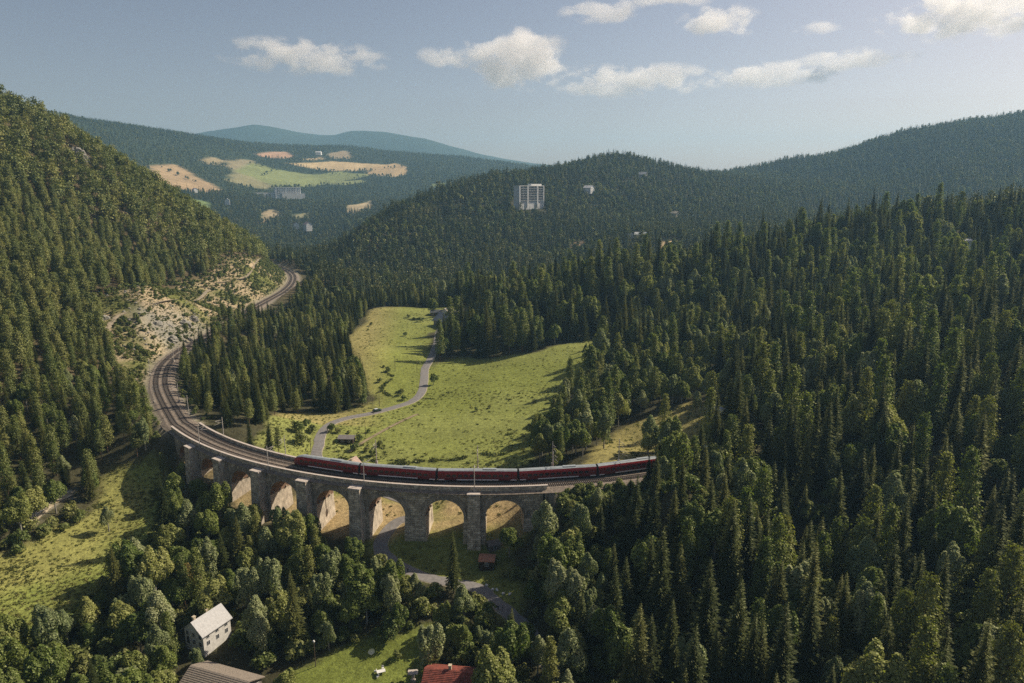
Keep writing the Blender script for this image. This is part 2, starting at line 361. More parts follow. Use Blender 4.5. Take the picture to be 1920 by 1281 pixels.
r_m = lerp(np.ones(XX.shape+(3,))*np.array([.255, .20, .125]), (.10, .105, .032), np.clip((n2-.42)*4, 0, 1))
a_ = zw('rock', 6)[..., None]; col = col*(1-a_)+r_m*a_
ROCKPX = hit(330, 620)[:2]; ROCK2 = hit(300, 600)[:2]
rk = np.clip(1.25-np.hypot((XX-ROCKPX[0])/24, (YY-ROCKPX[1])/42), 0, 1)
col = lerp(col, (.19, .175, .145), np.clip(rk*2.0*(n2+.2)-.35, 0, .9))
col = lerp(col, (.19, .165, .06), zw('right_clear', 3))
col = lerp(col, (.45, .40, .32), zw('path_left', 2)*.9)
col = lerp(col, (.40, .33, .24), zw('gravel_r', 2)*.9)
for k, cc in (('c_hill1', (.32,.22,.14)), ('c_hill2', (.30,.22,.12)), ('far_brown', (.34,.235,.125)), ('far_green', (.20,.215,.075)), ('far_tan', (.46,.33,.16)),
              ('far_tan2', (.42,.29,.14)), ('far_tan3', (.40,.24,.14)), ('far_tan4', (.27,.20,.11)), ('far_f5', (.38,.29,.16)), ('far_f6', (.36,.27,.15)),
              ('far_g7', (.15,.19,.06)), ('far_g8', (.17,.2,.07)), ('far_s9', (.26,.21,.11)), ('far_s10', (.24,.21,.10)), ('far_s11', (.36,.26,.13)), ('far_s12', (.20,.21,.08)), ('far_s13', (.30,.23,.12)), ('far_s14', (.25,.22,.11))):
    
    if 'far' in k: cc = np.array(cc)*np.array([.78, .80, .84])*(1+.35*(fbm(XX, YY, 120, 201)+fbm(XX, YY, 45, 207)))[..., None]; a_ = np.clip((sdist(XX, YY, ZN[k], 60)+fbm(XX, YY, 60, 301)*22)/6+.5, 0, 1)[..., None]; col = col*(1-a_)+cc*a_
    else: col = lerp(col, cc, zw(k, 4))
# ballast shoulder and verge next to the line
b = near_box(XX, YY, TRACK, 20); d, _ = poly_dist(XX[b], YY[b], TRACK); onv_ = (np.hypot(XX[b]-XC, YY[b]-YC) > 0) & (np.degrees(np.arctan2(XX[b]-XC, YC-YY[b])) > -47.5) & (np.degrees(np.arctan2(XX[b]-XC, YC-YY[b])) < 7) & (YY[b] < 300)
wg = np.clip((8.6-d)/2, 0, 1)*(~onv_); cb = col[b]; cb = cb*(1-wg[:, None]) + np.array([.17, .15, .11])*wg[:, None]; col[b] = cb
col *= (1.08+0.5*n1)[..., None]
# terrain relief in the rock cutting
rz = zw('rock', 8); ZZ += rz*(fbm(XX, YY, 9, 51)*2.4 + np.abs(fbm(XX, YY, 22, 55))*3.0)*np.clip((poly_dist(XX.ravel(), YY.ravel(), TRACK[::4])[0].reshape(XX.shape)-9)/10, 0, 1)
def ground_material():
    m, N, L = new_mat("ground_cover")
    out = N.new('ShaderNodeOutputMaterial'); b = N.new('ShaderNodeBsdfPrincipled'); b.inputs['Roughness'].default_value = 0.95
    b.inputs['Specular IOR Level'].default_value = 0.08
    at = N.new('ShaderNodeVertexColor'); at.layer_name = 'cover'
    g = N.new('ShaderNodeNewGeometry')
    def nz(s, det=5, r=.6):
        q = N.new('ShaderNodeTexNoise'); q.inputs['Scale'].default_value = s; q.inputs['Detail'].default_value = det; q.inputs['Roughness'].default_value = r
        L.new(g.outputs['Position'], q.inputs['Vector']); return q
    a1 = nz(.55, 6, .75); a2 = nz(.06, 4); a3 = nz(2.2, 3)
    def mr(src, lo, hi, o0, o1):
        q = N.new('ShaderNodeMapRange'); q.inputs[1].default_value = lo; q.inputs[2].default_value = hi; q.inputs[3].default_value = o0; q.inputs[4].default_value = o1
        L.new(src, q.inputs[0]); return q.outputs[0]
    m1 = mr(a1.outputs[0], .32, .68, .62, 1.38); m2 = mr(a2.outputs[0], .3, .7, .82, 1.18); m3 = mr(a3.outputs[0], .3, .7, .8, 1.2)
    p1 = N.new('ShaderNodeMath'); p1.operation = 'MULTIPLY'; L.new(m1, p1.inputs[0]); L.new(m2, p1.inputs[1])
    p2 = N.new('ShaderNodeMath'); p2.operation = 'MULTIPLY'; L.new(p1.outputs[0], p2.inputs[0]); L.new(m3, p2.inputs[1])
    mu = N.new('ShaderNodeMix'); mu.data_type = 'RGBA'; mu.blend_type = 'MULTIPLY'; mu.inputs[0].default_value = 1
    L.new(at.outputs[0], mu.inputs[6]); L.new(p2.outputs[0], mu.inputs[7]); L.new(mu.outputs[2], b.inputs['Base Color'])
    bp = N.new('ShaderNodeBump'); bp.inputs['Strength'].default_value = .9; bp.inputs['Distance'].default_value = .5
    L.new(a1.outputs[0], bp.inputs['Height']); L.new(bp.outputs[0], b.inputs['Normal'])
    L.new(b.outputs[0], out.inputs[0]); return m
def build_ground():
    ny, nx = ZZ.shape; idx = np.arange(ny*nx).reshape(ny, nx)
    F_ = np.stack([idx[:-1, :-1], idx[:-1, 1:], idx[1:, 1:], idx[1:, :-1]], -1).reshape(-1, 4)
    me = bpy.data.meshes.new('ground'); nv = ny*nx; nf = len(F_)
    me.vertices.add(nv); me.vertices.foreach_set('co', np.c_[XX.ravel(), YY.ravel(), ZZ.ravel()].ravel())
    me.loops.add(nf*4); me.loops.foreach_set('vertex_index', F_.ravel()); me.polygons.add(nf)
    me.polygons.foreach_set('loop_start', np.arange(0, nf*4, 4)); me.update(calc_edges=True)
    me.polygons.foreach_set('use_smooth', np.ones(nf, bool))
    ca = me.color_attributes.new('cover', 'FLOAT_COLOR', 'POINT')
    ca.data.foreach_set('color', np.c_[np.clip(col.reshape(-1, 3), 0, 1), np.ones(nv)].ravel())
    me.materials.append(ground_material()); o = link('ground', me); tag(o, 'wooded valley ground with meadows, hay fields and distant mountains', kind='structure')
    return o
build_ground()
# ------------------------------------------------------------------ tree meshes
class Tri:
    """numpy triangle soup with shared material slots"""
    def __init__(s): s.P = []; s.m = []
    def add(s, T, m=0): T = np.asarray(T, float).reshape(-1, 3, 3); s.P.append(T); s.m.append(np.full(len(T), m))
    def mesh(s, name, mats, quads=False):
        T = np.concatenate(s.P); mm = np.concatenate(s.m); me = bpy.data.meshes.new(name); k = len(T)
        me.vertices.add(k*3); me.vertices.foreach_set('co', T.ravel()); me.loops.add(k*3); me.loops.foreach_set('vertex_index', np.arange(k*3))
        me.polygons.add(k); me.polygons.foreach_set('loop_start', np.arange(0, k*3, 3)); me.polygons.foreach_set('material_index', mm.astype(np.int32))
        for q in mats: me.materials.append(q)
        me.update(calc_edges=True); return me
def tube(a, b, r0, r1, n=5):
    a = np.array(a, float); b = np.array(b, float); d = (b-a)/np.linalg.norm(b-a); u = np.cross(d, [0.3, 0.1, 1]); 
    if np.linalg.norm(u) < 1e-3: u = np.cross(d, [1, 0, 0])
    u /= np.linalg.norm(u); w_ = np.cross(d, u); T = []
    for k in range(n):
        t0, t1 = 2*math.pi*k/n, 2*math.pi*(k+1)/n
        c0 = u*math.cos(t0)+w_*math.sin(t0); c1 = u*math.cos(t1)+w_*math.sin(t1)
        p, q, r_, s_ = a+c0*r0, a+c1*r0, b+c1*r1, b+c0*r1; T += [[p, q, r_], [p, r_, s_]]
    return T
def unit(v): return v/np.maximum(np.linalg.norm(v, axis=-1, keepdims=True), 1e-9)
def leaves(P, nrm, size, rg, asp=0.75):
    """one small triangle pair per point, roughly facing nrm"""
    k = len(P); nrm = unit(nrm + rg.normal(0, .45, (k, 3))); u = unit(np.cross(nrm, rg.normal(0, 1, (k, 3)))); v = np.cross(nrm, u)
    s_ = (size*rg.uniform(.6, 1.35, k))[:, None]
    a = P-u*s_*.5; b = P+u*s_*.5; c_ = P+v*s_*asp + nrm*s_*.15; d_ = P-v*s_*asp*.6
    return np.stack([np.stack([a, b, c_], 1), np.stack([a, d_, b], 1)], 1).reshape(-1, 3, 3)
def spruce(h, r, seed, lod=0):
    rg = np.random.default_rng(seed); trunk = Tri(); crown = Tri()
    trunk.add(tube((0, 0, -.8), (0, 0, h*.5), .24, .15, 5)); trunk.add(tube((0, 0, h*.5), (0, 0, h), .15, .02, 4))
    z = h*rg.uniform(.06, .12); T = []; step = (.62, 1.3, 1.9)[lod]
    while z < h*.985:
        f = 1-z/h; R0 = r*(f**.8)*rg.uniform(.82, 1.12)+.12; nb = (8, 6, 5)[lod] if f > .15 else 5; ph = rg.uniform(0, 6.3)
        for k in range(nb):
            t = ph+2*math.pi*k/nb+rg.normal(0, .16); L = R0*rg.uniform(.7, 1.15); dr = np.array([math.cos(t), math.sin(t), 0]); sd_ = np.array([-dr[1], dr[0], 0])
            dz0 = .15*f*L; droop = L*rg.uniform(.18, .42)
            base = np.array([0, 0, z+dz0]); tip = dr*L + np.array([0, 0, z-droop+.18*L*.3])
            wd = (.30, .42, .55)[lod]*L+.12
            if lod == 0:
                prev = base
                for q in (.3, .55, .8):
                    p = base*(1-q)+tip*q; p = p + np.array([0, 0, .10*L*math.sin(q*3.1)])
                    ww = wd*(1.15-q)*rg.uniform(.8, 1.2); fw = dr*L*.22
                    for sg in (-1, 1):
                        T.append([p-dr*.18*L, p+fw*.2, p+sd_*sg*ww+fw-np.array([0, 0, ww*rg.uniform(.25, .6)])])
                    prev = p
                T.append([tip-dr*.28*L+sd_*.13*L, tip-dr*.28*L-sd_*.13*L, tip])
                T.append([base, base+np.array([0, 0, -.22*L-.1]), base*.35+tip*.65-np.array([0, 0, .2*L])])
            else:
                m_ = base*.45+tip*.55
                for sg in (-1, 1): T.append([base, tip, m_+sd_*sg*wd-np.array([0, 0, wd*.5])])
        z += step*rg.uniform(.75, 1.2)*(0.6+.5*f)
    T.append([[-.12, 0, h-.9], [.12, 0, h-.9], [0, 0, h+.35]]); T.append([[0, -.12, h-.9], [0, .12, h-.9], [0, 0, h+.35]])
    crown.add(T); return trunk, crown
def needles(h, prof, z0, count, size, seed, up=.5, th=.22, bare=0, lean=0.0):
    """crown of small tufts inside a profile of radius prof(f), f from 0 at z0 to 1 at the top"""
    rg = np.random.default_rng(seed); trunk = Tri(); crown = Tri()
    trunk.add(tube((0, 0, -.8), (lean*.5, 0, h*.55), th, th*.65, 6)); trunk.add(tube((lean*.5, 0, h*.55), (lean, 0, h*.97), th*.65, .03, 5))
    nc = count//9; f = rg.beta(1.15, 1.25, nc); t = rg.uniform(0, 6.283, nc); rr = np.array([prof(v) for v in f])*np.sqrt(rg.uniform(.25, 1, nc))*rg.uniform(.78, 1.15, nc)
    zc = z0+(h-z0)*f; C_ = np.c_[rr*np.cos(t)+lean*zc/h, rr*np.sin(t), zc]
    for i in range(0, nc, max(1, nc//26)):
        trunk.add(tube((lean*C_[i, 2]/h*.9, 0, C_[i, 2]-.25*rr[i]), C_[i]*np.array([.85, .85, 1]), th*.28, .02, 3))
    k = 9; P = np.repeat(C_, k, 0)+rg.normal(0, 1, (nc*k, 3))*np.array([size*1.1, size*1.1, size*.55])
    out = np.repeat(np.c_[np.cos(t), np.sin(t), np.full(nc, up)], k, 0)
    crown.add(leaves(P, out, np.full(nc*k, size), rg, .55)); return trunk, crown
def broad(h, r, seed, count=1500, size=.55, squash=.8, z0=.18, multi=False):
    rg = np.random.default_rng(seed); trunk = Tri(); crown = Tri()
    th = .016*h+.06; tz = h*(z0+.18)
    trunk.add(tube((0, 0, -.8), (0, 0, tz), th, th*.75, 7))
    cz0 = h*z0+.04*h; ch = h-cz0; nl = int(rg.integers(6, 11)); lobes = []
    for i in range(nl):
        f = rg.uniform(.05, .95); a = i*2.4+rg.uniform(-.6, .6); k_ = rg.uniform(.26, .52)*(1-.2*f); rad = r*(1-k_)*rg.uniform(.65, 1.25)*(1-.45*f)
        lobes.append((rad*math.cos(a), rad*math.sin(a), cz0+ch*(.22+.5*f), r*k_, ch*rg.uniform(.14, .28)))
    lobes.append((rg.uniform(-.12, .12)*r, rg.uniform(-.12, .12)*r, cz0+ch*.5, r*.5, ch*.40)); area = sum(l[3]*l[4] for l in lobes)
    for lx, ly, lz, lr, lh in lobes:
        trunk.add(tube((0, 0, tz-.3), (lx*.8, ly*.8, lz-lh*.3), th*.5, .04, 4))
        k = int(count*lr*lh/area); v = unit(rg.normal(0, 1, (k, 3))); v[:, 2] = np.where(v[:, 2] < -.6, -v[:, 2], v[:, 2])
        q = unit(rg.normal(0, 1, (26, 3))); bump_ = (v@q.T).max(1); bb = np.clip((bump_-.72)*4, 0, 1); rad = (.70+.36*bb)*rg.uniform(.86, 1.05, k)
        kp = (bb > .12) | (rg.random(k) < .45); v, rad = v[kp], rad[kp]; egg = 1-.28*np.clip(v[:, 2], 0, 1)
        P = np.array([lx, ly, lz])+v*np.c_[rad*lr*egg, rad*lr*egg, rad*lh]; crown.add(leaves(P, v+np.array([0, 0, .3]), np.full(len(P), size), rg))
    return trunk, crown
BARK = solid('bark_grey', (.075, .055, .042), .95, .35, 3); BARKP = solid('bark_pine', (.16, .095, .06), .95, .35, 2); BARKB = solid('bark_birch', (.30, .28, .24), .9, .4, 4)
L_SPR = leaf_mat('spruce_needles', [(.024,.034,.012), (.054,.066,.020), (.110,.112,.034)], .22, scale=.3)
L_PIN = leaf_mat('pine_needles', [(.095,.115,.034), (.142,.155,.045), (.200,.195,.060)], .25, scale=.22)
L_LAR = leaf_mat('larch_needles', [(.090,.118,.030), (.135,.155,.040), (.185,.185,.052)], .42, scale=.3)
L_BRO = leaf_mat('broad_leaves', [(.090,.125,.028), (.155,.185,.045), (.250,.250,.080)], .40, scale=.35)
L_PAL = leaf_mat('pale_leaves', [(.16,.19,.085), (.21,.23,.11), (.27,.28,.15)], .35, scale=.35)
L_BSH = leaf_mat('bush_leaves', [(0.090,0.120,0.033), (0.135,0.158,0.045), (0.195,0.195,0.068)], .35, scale=.8)
L_RUS = leaf_mat('rust_leaves', [(.15,.11,.03), (.17,.12,.035), (.20,.13,.04)], .35, scale=.5)
L_FAR = leaf_mat('hill_conifer_needles', [(.012,.026,.014), (.026,.042,.020), (.062,.074,.030)], .22, scale=.05)
L_FPN = leaf_mat('hill_pine_needles', [(.045,.055,.022), (.070,.078,.028), (.100,.096,.036)], .25, scale=.05)
L_FBR = leaf_mat('hill_leaves', [(.070,.095,.032), (.110,.130,.044), (.165,.170,.060)], .35, scale=.05)
def pineprof(r): return lambda f: r*(math.sin(math.pi*min(1, .16+.80*f))**.7)*(1-.35*f)
def larchprof(r): return lambda f: r*((1-f)**.72)*(.55+.45*min(1, f*5))+.1
KIND = {}
def reg(kind, variants, mats): 
    L_ = []
    for i, (tr, cr) in enumerate(variants):
        jt = Tri(); jt.P = tr.P+cr.P; jt.m = [np.zeros(sum(len(p) for p in tr.P), int)]+[np.ones(len(p), int) for p in cr.P]
        L_.append((tr.mesh(kind+'_trunk', [mats[0]]), cr.mesh(kind+'_crown', [mats[1]]), jt.mesh(kind+'_whole', mats)))
    KIND[kind] = L_
reg('spruce', [spruce(22, 3.9, 1), spruce(25, 4.3, 2), spruce(18, 3.6, 3), spruce(21, 3.2, 4)], (BARK, L_SPR))
reg('pine', [needles(19, pineprof(2.9), 5, 3200, .44, 11), needles(21, pineprof(3.2), 7, 3400, .46, 12, lean=.6), needles(17, pineprof(3.0), 4, 3000, .44, 13, lean=-.5), needles(20, pineprof(2.6), 6, 3000, .42, 14)], (BARKP, L_PIN))
reg('larch', [needles(21, larchprof(3.1), 3, 3400, .42, 21, .9, .2), needles(24, larchprof(3.5), 4, 3800, .45, 22, .9, .22), needles(18, larchprof(3.3), 2, 3000, .42, 23, .9, .2)], (BARKP, L_LAR))
reg('broadleaf', [broad(15, 5.0, 31, 5200, .42), broad(18, 5.6, 32, 6000, .45), broad(12, 4.4, 33, 4200, .40), broad(16, 4.2, 34, 4800, .40, z0=.1), broad(13, 5.4, 35, 5200, .42, .7), broad(17, 4.6, 36, 5200, .38, z0=.12)], (BARKB, L_BRO))
reg('slope_pine', [needles(19, pineprof(3.2), 5, 520, 1.05, 64), needles(17, pineprof(3.3), 5, 480, 1.05, 65), needles(21, pineprof(3.0), 6, 520, 1.0, 66)], (BARKP, L_PIN))
reg('bush', [broad(3.2, 2.1, 41, 700, .34, .8, 0), broad(2.2, 1.6, 42, 520, .28, .8, 0), broad(4.2, 2.2, 43, 800, .34, .9, 0)], (BARK, L_BSH))
reg('far_conifer', [spruce(20, 3.4, 51, 2), spruce(17, 3.2, 52, 2), spruce(22, 3.3, 53, 2)], (BARK, L_FAR))
reg('mid_conifer', [spruce(20, 3.3, 55, 1), spruce(23, 3.5, 56, 1), spruce(17, 3.0, 57, 1)], (BARK, L_FAR))
reg('far_pine', [needles(19, pineprof(3.1), 6, 420, 1.15, 61), needles(17, pineprof(3.3), 5, 400, 1.2, 62), needles(21, larchprof(3.1), 4, 420, 1.1, 63)], (BARKP, L_FPN))
reg('far_broad', [broad(15, 5.2, 71, 420, 1.3), broad(13, 4.8, 72, 380, 1.25), broad(17, 5.0, 73, 420, 1.3)], (BARKB, L_FBR))
for v_ in (3, 5):
    KIND['broadleaf'][v_][1].materials[0] = L_PAL; KIND['broadleaf'][v_][2].materials[1] = L_PAL
# ------------------------------------------------------------------ where trees stand
def candidates(x0, x1, y0, y1, step, seed):
    gx = np.arange(x0, x1, step); gy = np.arange(y0, y1, step*.92); X_, Y_ = np.meshgrid(gx, gy); rg = np.random.default_rng(seed)
    X_ = X_+rg.uniform(-.46, .46, X_.shape)*step+(np.arange(len(gy)) % 2)[:, None]*step*.5; Y_ = Y_+rg.uniform(-.44, .44, Y_.shape)*step
    return X_.ravel(), Y_.ravel()
def in_view(x, y, z, mx=260, my=420):
    px, py, dep = proj(x, y, z); return (dep > 60) & (px > -mx) & (px < 1920+mx) & (py < 1281+my) & (py > -300)
def sight(x, y, z, slack=9.0):
    """true where the top of a tree can be seen over the terrain"""
    ok = np.ones(x.shape, bool)
    for t in np.r_[np.linspace(.12, .9, 34), .93, .96, .98]:
        ok &= samp(ZZ, x*t, y*t) < HC+(z-HC)*t+slack
    return ok
clear = ['meadow','meadow_low','under','garden','rock','right_clear','path_left','gravel_r','c_hill1','c_hill2','far_brown','far_green','far_tan','far_tan2','far_tan3','far_tan4','far_f5','far_f6','far_s10','far_s11','far_s12','far_s13','far_s14','far_g7','far_g8','far_s9']
KEEP = []      # (x, y, radius) filled by the buildings: no forest tree inside
# ------------------------------------------------------------------ ribbons: road, rails, ballast
def offset(P, o):
    P = np.array(P); T = np.gradient(P[:, :2], axis=0); T /= np.linalg.norm(T, axis=1, keepdims=True); N_ = np.c_[T[:, 1], -T[:, 0]]
    return P[:, :2]+N_*o
def ribbon(name, P, prof, z, mats, parent=None, mi=None, wob=0.0):
    """prof: list of (offset, dz)"""
    z = np.broadcast_to(z, len(P)); cols_ = [np.c_[offset(P, o)+(rng.normal(0, wob, (len(P), 1)) if wob and abs(o) > 1 else 0), z+dz] for o, dz in prof]; mb = MB()
    V = np.stack(cols_, 1); k = len(prof); mb.v = [tuple(p) for p in V.reshape(-1, 3)]
    for i in range(len(P)-1):
        for j in range(k-1): mb.f.append((i*k+j, i*k+j+1, (i+1)*k+j+1, (i+1)*k+j)); mb.mi.append(mi[j] if mi else 0)
    return mb.build(name, mats, parent)
ASPH = solid('asphalt', (.20, .185, .175), .9, .14, .8, .1)
VERGE = solid('gravel_verge', (.34, .29, .21), .95, .25, 1.5)
CON = solid('concrete', (.42, .38, .33), .85, .2, 1.2); BALL = solid('ballast', (.205, .165, .128), .95, .4, 1.6, .6, col2=(.10, .082, .066))
RUST = solid('rail_steel', (.075, .045, .032), .5, .2, 2, metal=.4); SLP = solid('sleeper', (.16, .135, .115), .9, .3, 3)
rb = ribbon('road', ROAD, [(-2.7, -.3), (-2.2, .02), (0, .08), (2.2, .02), (2.7, -.3)], ROAD[:, 2], [ASPH, VERGE], mi=[1, 0, 0, 1], wob=.1); tag(rb, 'narrow grey asphalt road winding through the valley and under the viaduct', kind='structure')
# the walled forecourt by the last pier and gravel tracks
tp = resample([tuple(hit(*p)[:2]) for p in [(800,768),(745,795),(700,820),(672,838),(655,850)]], 2.0); tp = grade(tp, 1, 2, ZZ.copy(), .16)
tk = ribbon('farm_track', tp, [(-.9, 0), (0, .03), (.9, 0)], tp[:, 2], solid('dirt', (.26, .205, .12), .95, .25, 1), wob=.2); tag(tk, 'faint dirt farm track crossing the meadow', kind='structure')
hp = resample([tuple(hit(*p)[:2]) for p in [(192,640),(215,600),(262,570),(330,560),(395,540),(430,525),(470,508),(505,490)]], 2.0); hp = grade(hp, 1.5, 3, ZZ.copy(), .2)
hk = ribbon('hillside_path', hp, [(-1.5, 0), (0, .05), (1.5, 0)], hp[:, 2]+.15, solid('path_dirt', (.33, .27, .19), .95, .2, .6), wob=.25); tag(hk, 'pale dirt path climbing across the cleared hillside above the railway', kind='structure')
lp = resample([tuple(hit(*p)[:2]) for p in [(-30,1042),(20,1012),(60,975),(100,945),(132,930)]], 2.0); lp = grade(lp, 2, 3, ZZ.copy(), .15)
lk = ribbon('forest_path', lp, [(-2.0, -.1), (-1, .06), (0, 0), (1, .06), (2.0, -.1)], lp[:, 2], solid('path_pale', (.42, .35, .26), .95, .2, .5, col2=(.24, .19, .10)), wob=.2); tag(lk, 'pale gravel path with wheel ruts above the lower meadow', kind='structure')
TP = TRACK; nT = len(TP)
bl = ribbon('ballast_bed', TP, [(-6.6, -1.1), (-4.6, -.42), (-2, -.34), (0, -.38), (2, -.34), (4.6, -.42), (6.6, -1.1)], 0.0, BALL); tag(bl, 'brown ballast bed carrying the double railway line', kind='structure')
for sgn, lab in ((1, 'outer railway track nearest the parapet, empty'), (-1, 'inner railway track that the red train runs on')):
    t = empty('railway_track', (TP[60][0], TP[60][1], 0), 0, lab, 'railway track', 'railway tracks'); inv = Matrix.Translation(-t.location)
    side = sgn*2.05; test = offset(TP, side)[60]
    for g in (-.75, .75):
        o = ribbon('rail', TP, [(side+g-.07, -.16), (side+g-.05, 0), (side+g+.05, 0), (side+g+.07, -.16)], 0.0, RUST, t); o.data.transform(inv)
    P_ = resample(offset(TP[:int(nT*.86)], side), .66); T_ = np.gradient(P_, axis=0); T_ /= np.linalg.norm(T_, axis=1, keepdims=True); N_ = np.c_[T_[:, 1], -T_[:, 0]]; mb = MB()
    for p, a, n_ in zip(P_, T_, N_):
        q = [p+n_*1.3+a*.13, p-n_*1.3+a*.13, p-n_*1.3-a*.13, p+n_*1.3-a*.13]
        mb.add([(*v, -.36) for v in q]+[(*v, -.15) for v in q], [(4,5,6,7),(0,1,5,4),(1,2,6,5),(2,3,7,6),(3,0,4,7)])
    o = mb.build('sleepers', SLP, t); o.data.transform(inv); o['kind'] = 'stuff'
# ------------------------------------------------------------------ viaduct
def stone_mat(name, c1, c2, mortar, sc=1.0, bump=.5):
    m, N, L = new_mat(name); out = N.new('ShaderNodeOutputMaterial'); b = N.new('ShaderNodeBsdfPrincipled'); b.inputs['Roughness'].default_value = .92
    b.inputs['Specular IOR Level'].default_value = .15
    uv = N.new('ShaderNodeUVMap'); br = N.new('ShaderNodeTexBrick'); br.inputs['Scale'].default_value = sc; br.inputs['Brick Width'].default_value = 1.5; br.inputs['Row Height'].default_value = .75
    br.inputs['Mortar Size'].default_value = .05; br.inputs['Color1'].default_value = (*c1, 1); br.inputs['Color2'].default_value = (*c2, 1); br.inputs['Mortar'].default_value = (*mortar, 1)
    br.inputs['Bias'].default_value = -.1; L.new(uv.outputs[0], br.inputs['Vector'])
    g = N.new('ShaderNodeNewGeometry'); nz = N.new('ShaderNodeTexNoise'); nz.inputs['Scale'].default_value = .9; nz.inputs['Detail'].default_value = 8; nz.inputs['Roughness'].default_value = .75
    mp = N.new('ShaderNodeMapping'); mp.inputs['Scale'].default_value = (1, 1, .45); L.new(g.outputs['Position'], mp.inputs[0]); L.new(mp.outputs[0], nz.inputs['Vector'])
    mr = N.new('ShaderNodeMapRange'); mr.inputs[1].default_value = .3; mr.inputs[2].default_value = .7; mr.inputs[3].default_value = .38; mr.inputs[4].default_value = 1.4; L.new(nz.outputs[0], mr.inputs[0])
    mu = N.new('ShaderNodeMix'); mu.data_type = 'RGBA'; mu.blend_type = 'MULTIPLY'; mu.inputs[0].default_value = 1; L.new(br.outputs[0], mu.inputs[6]); L.new(mr.outputs[0], mu.inputs[7])
    L.new(mu.outputs[2], b.inputs['Base Color']); bp = N.new('ShaderNodeBump'); bp.inputs['Strength'].default_value = bump; bp.inputs['Distance'].default_value = .12
    L.new(br.outputs['Fac'], bp.inputs['Height']); bp.invert = True; L.new(bp.outputs[0], b.inputs['Normal']); L.new(b.outputs[0], out.inputs[0]); return m
STONE = stone_mat('rubble_stone', (.66,.56,.41), (.32,.265,.195), (.26,.22,.165)); STONER = stone_mat('arch_ring_stone', (.44,.37,.28), (.27,.225,.17), (.20,.17,.13), 1.6)
BRICKM = stone_mat('vault_brick', (.30,.19,.13), (.22,.14,.10), (.26,.21,.16), 2.5); STONELIT = stone_mat('rubble_stone_sunlit', (.58,.50,.40), (.50,.43,.34), (.46,.39,.30), 1.0, .2)  # last one: sunlight painted into the stone colour, for the right-hand flanks only
CAPM = solid('coping_stone', (.50, .43, .37), .9, .12, 1.5)
def pol(a, r, z): return (XC+r*math.sin(R(a)), YC-r*math.cos(R(a)), z)
class PB:
    """mesh in (angle, radius, z) space with uv from arc length"""
    def __init__(s): s.v = []; s.f = []; s.uv = []; s.mi = []
    def quad(s, A_, m=0, uv=None):
        b = len(s.v); s.v += [pol(*p) for p in A_]; s.f.append(tuple(range(b, b+len(A_)))); s.mi.append(m)
        s.uv += uv if uv else [((p[0]*math.pi/180*RC)+(p[1] if False else 0), p[2]) for p in A_]
    def build(s, name, mats, parent):
        me = bpy.data.meshes.new(name); me.from_pydata(s.v, [], s.f); uvl = me.uv_layers.new(name='UVMap'); k = 0
        for poly in me.polygons:
            for li in poly.loop_indices: uvl.data[li].uv = s.uv[me.loops[li].vertex_index]
        for m in mats: me.materials.append(m)
        me.polygons.foreach_set('material_index', s.mi); me.transform(Matrix.Translation(-parent.location)); me.update(); return link(name, me, parent)
def prism(pb, a0, a1, r0, r1, z0, z1, m=0, top=None, ta=0, tr0=0, tr1=0, mr=None):
    """block; (ta, tr) widen the bottom by degrees / metres (batter)"""
    c8 = [(a0-ta, r0-tr0, z0), (a1+ta, r0-tr0, z0), (a1+ta, r1+tr1, z0), (a0-ta, r1+tr1, z0), (a0, r0, z1), (a1, r0, z1), (a1, r1, z1), (a0, r1, z1)]
    rad = lambda p: (p[1], p[2])
    pb.quad([c8[i] for i in (3, 2, 6, 7)], m); pb.quad([c8[i] for i in (1, 0, 4, 5)], m)
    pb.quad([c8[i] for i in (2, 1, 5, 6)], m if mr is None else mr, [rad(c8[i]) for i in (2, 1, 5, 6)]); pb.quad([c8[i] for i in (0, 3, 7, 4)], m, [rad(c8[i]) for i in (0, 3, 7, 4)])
    pb.quad([c8[i] for i in (4, 7, 6, 5)], m if top is None else top, [(p[0]*2.9, p[1]) for p in (c8[4], c8[7], c8[6], c8[5])])
via = empty('railway_viaduct', pol(-20, RC, -20), 0, 'curved grey stone railway viaduct with tall round arches', 'viaduct')
PA = [-46.9, -40.35, -33.75, -27.05, -20.45, -13.9, -7.45, -0.95, 5.6]; HO = 2.12; RI, RO = 161.9, 171.9; ZSP = -10.2; ZTOP = -1.25
for i, a in enumerate(PA):
    pb = PB(); hw = (PA[1]-PA[0])/2-HO
    g0 = min(gz(*pol(a, r, 0)[:2]) for r in (RI, RC, RO))-1.5
    first, last = i == 0, i == len(PA)-1
    prism(pb, a-hw-(1.5 if first else 0), a+hw, RI, RO, g0, ZSP, 0, ta=.10, tr0=.5, tr1=.5, mr=1)  # mr: right flank gets the sunlit stone tone
    if last: prism(pb, a+hw, a+hw+.9, RI, RO-.3, g0, ZTOP, 0, ta=.02)
    pb.build('pier', [STONE, STONELIT], via)
    if 1 <= i <= 7 and i != 6:
        q = PB(); dpt = 2.2 if i == 7 else 3.1; w_ = .62; gb = min(gz(*pol(a, r, 0)[:2]) for r in (RO, RO+dpt))-1.5
        prism(q, a-w_, a+w_, RO, RO+dpt, gb, -1.05, 0, ta=.10, tr1=.75, mr=1); q.build('buttress', [STONE, STONELIT], via)
        q = PB(); prism(q, a-w_-.08, a+w_+.08, RO+.5 if False else RO+.01, RO+dpt+.2, -1.05, -.65, 0); q.build('buttress_cap', [CAPM], via)
    if i < len(PA)-1:   # three corbel stones on the sunlit flank, at the foot of the arch
        for k in range(3):
            q = PB(); r_ = RI+2.2+k*2.9; prism(q, a+hw+.005, a+hw+.16, r_, r_+.55, ZSP+.1, ZSP+.75); q.build('corbel', [STONER], via)
NS = 22
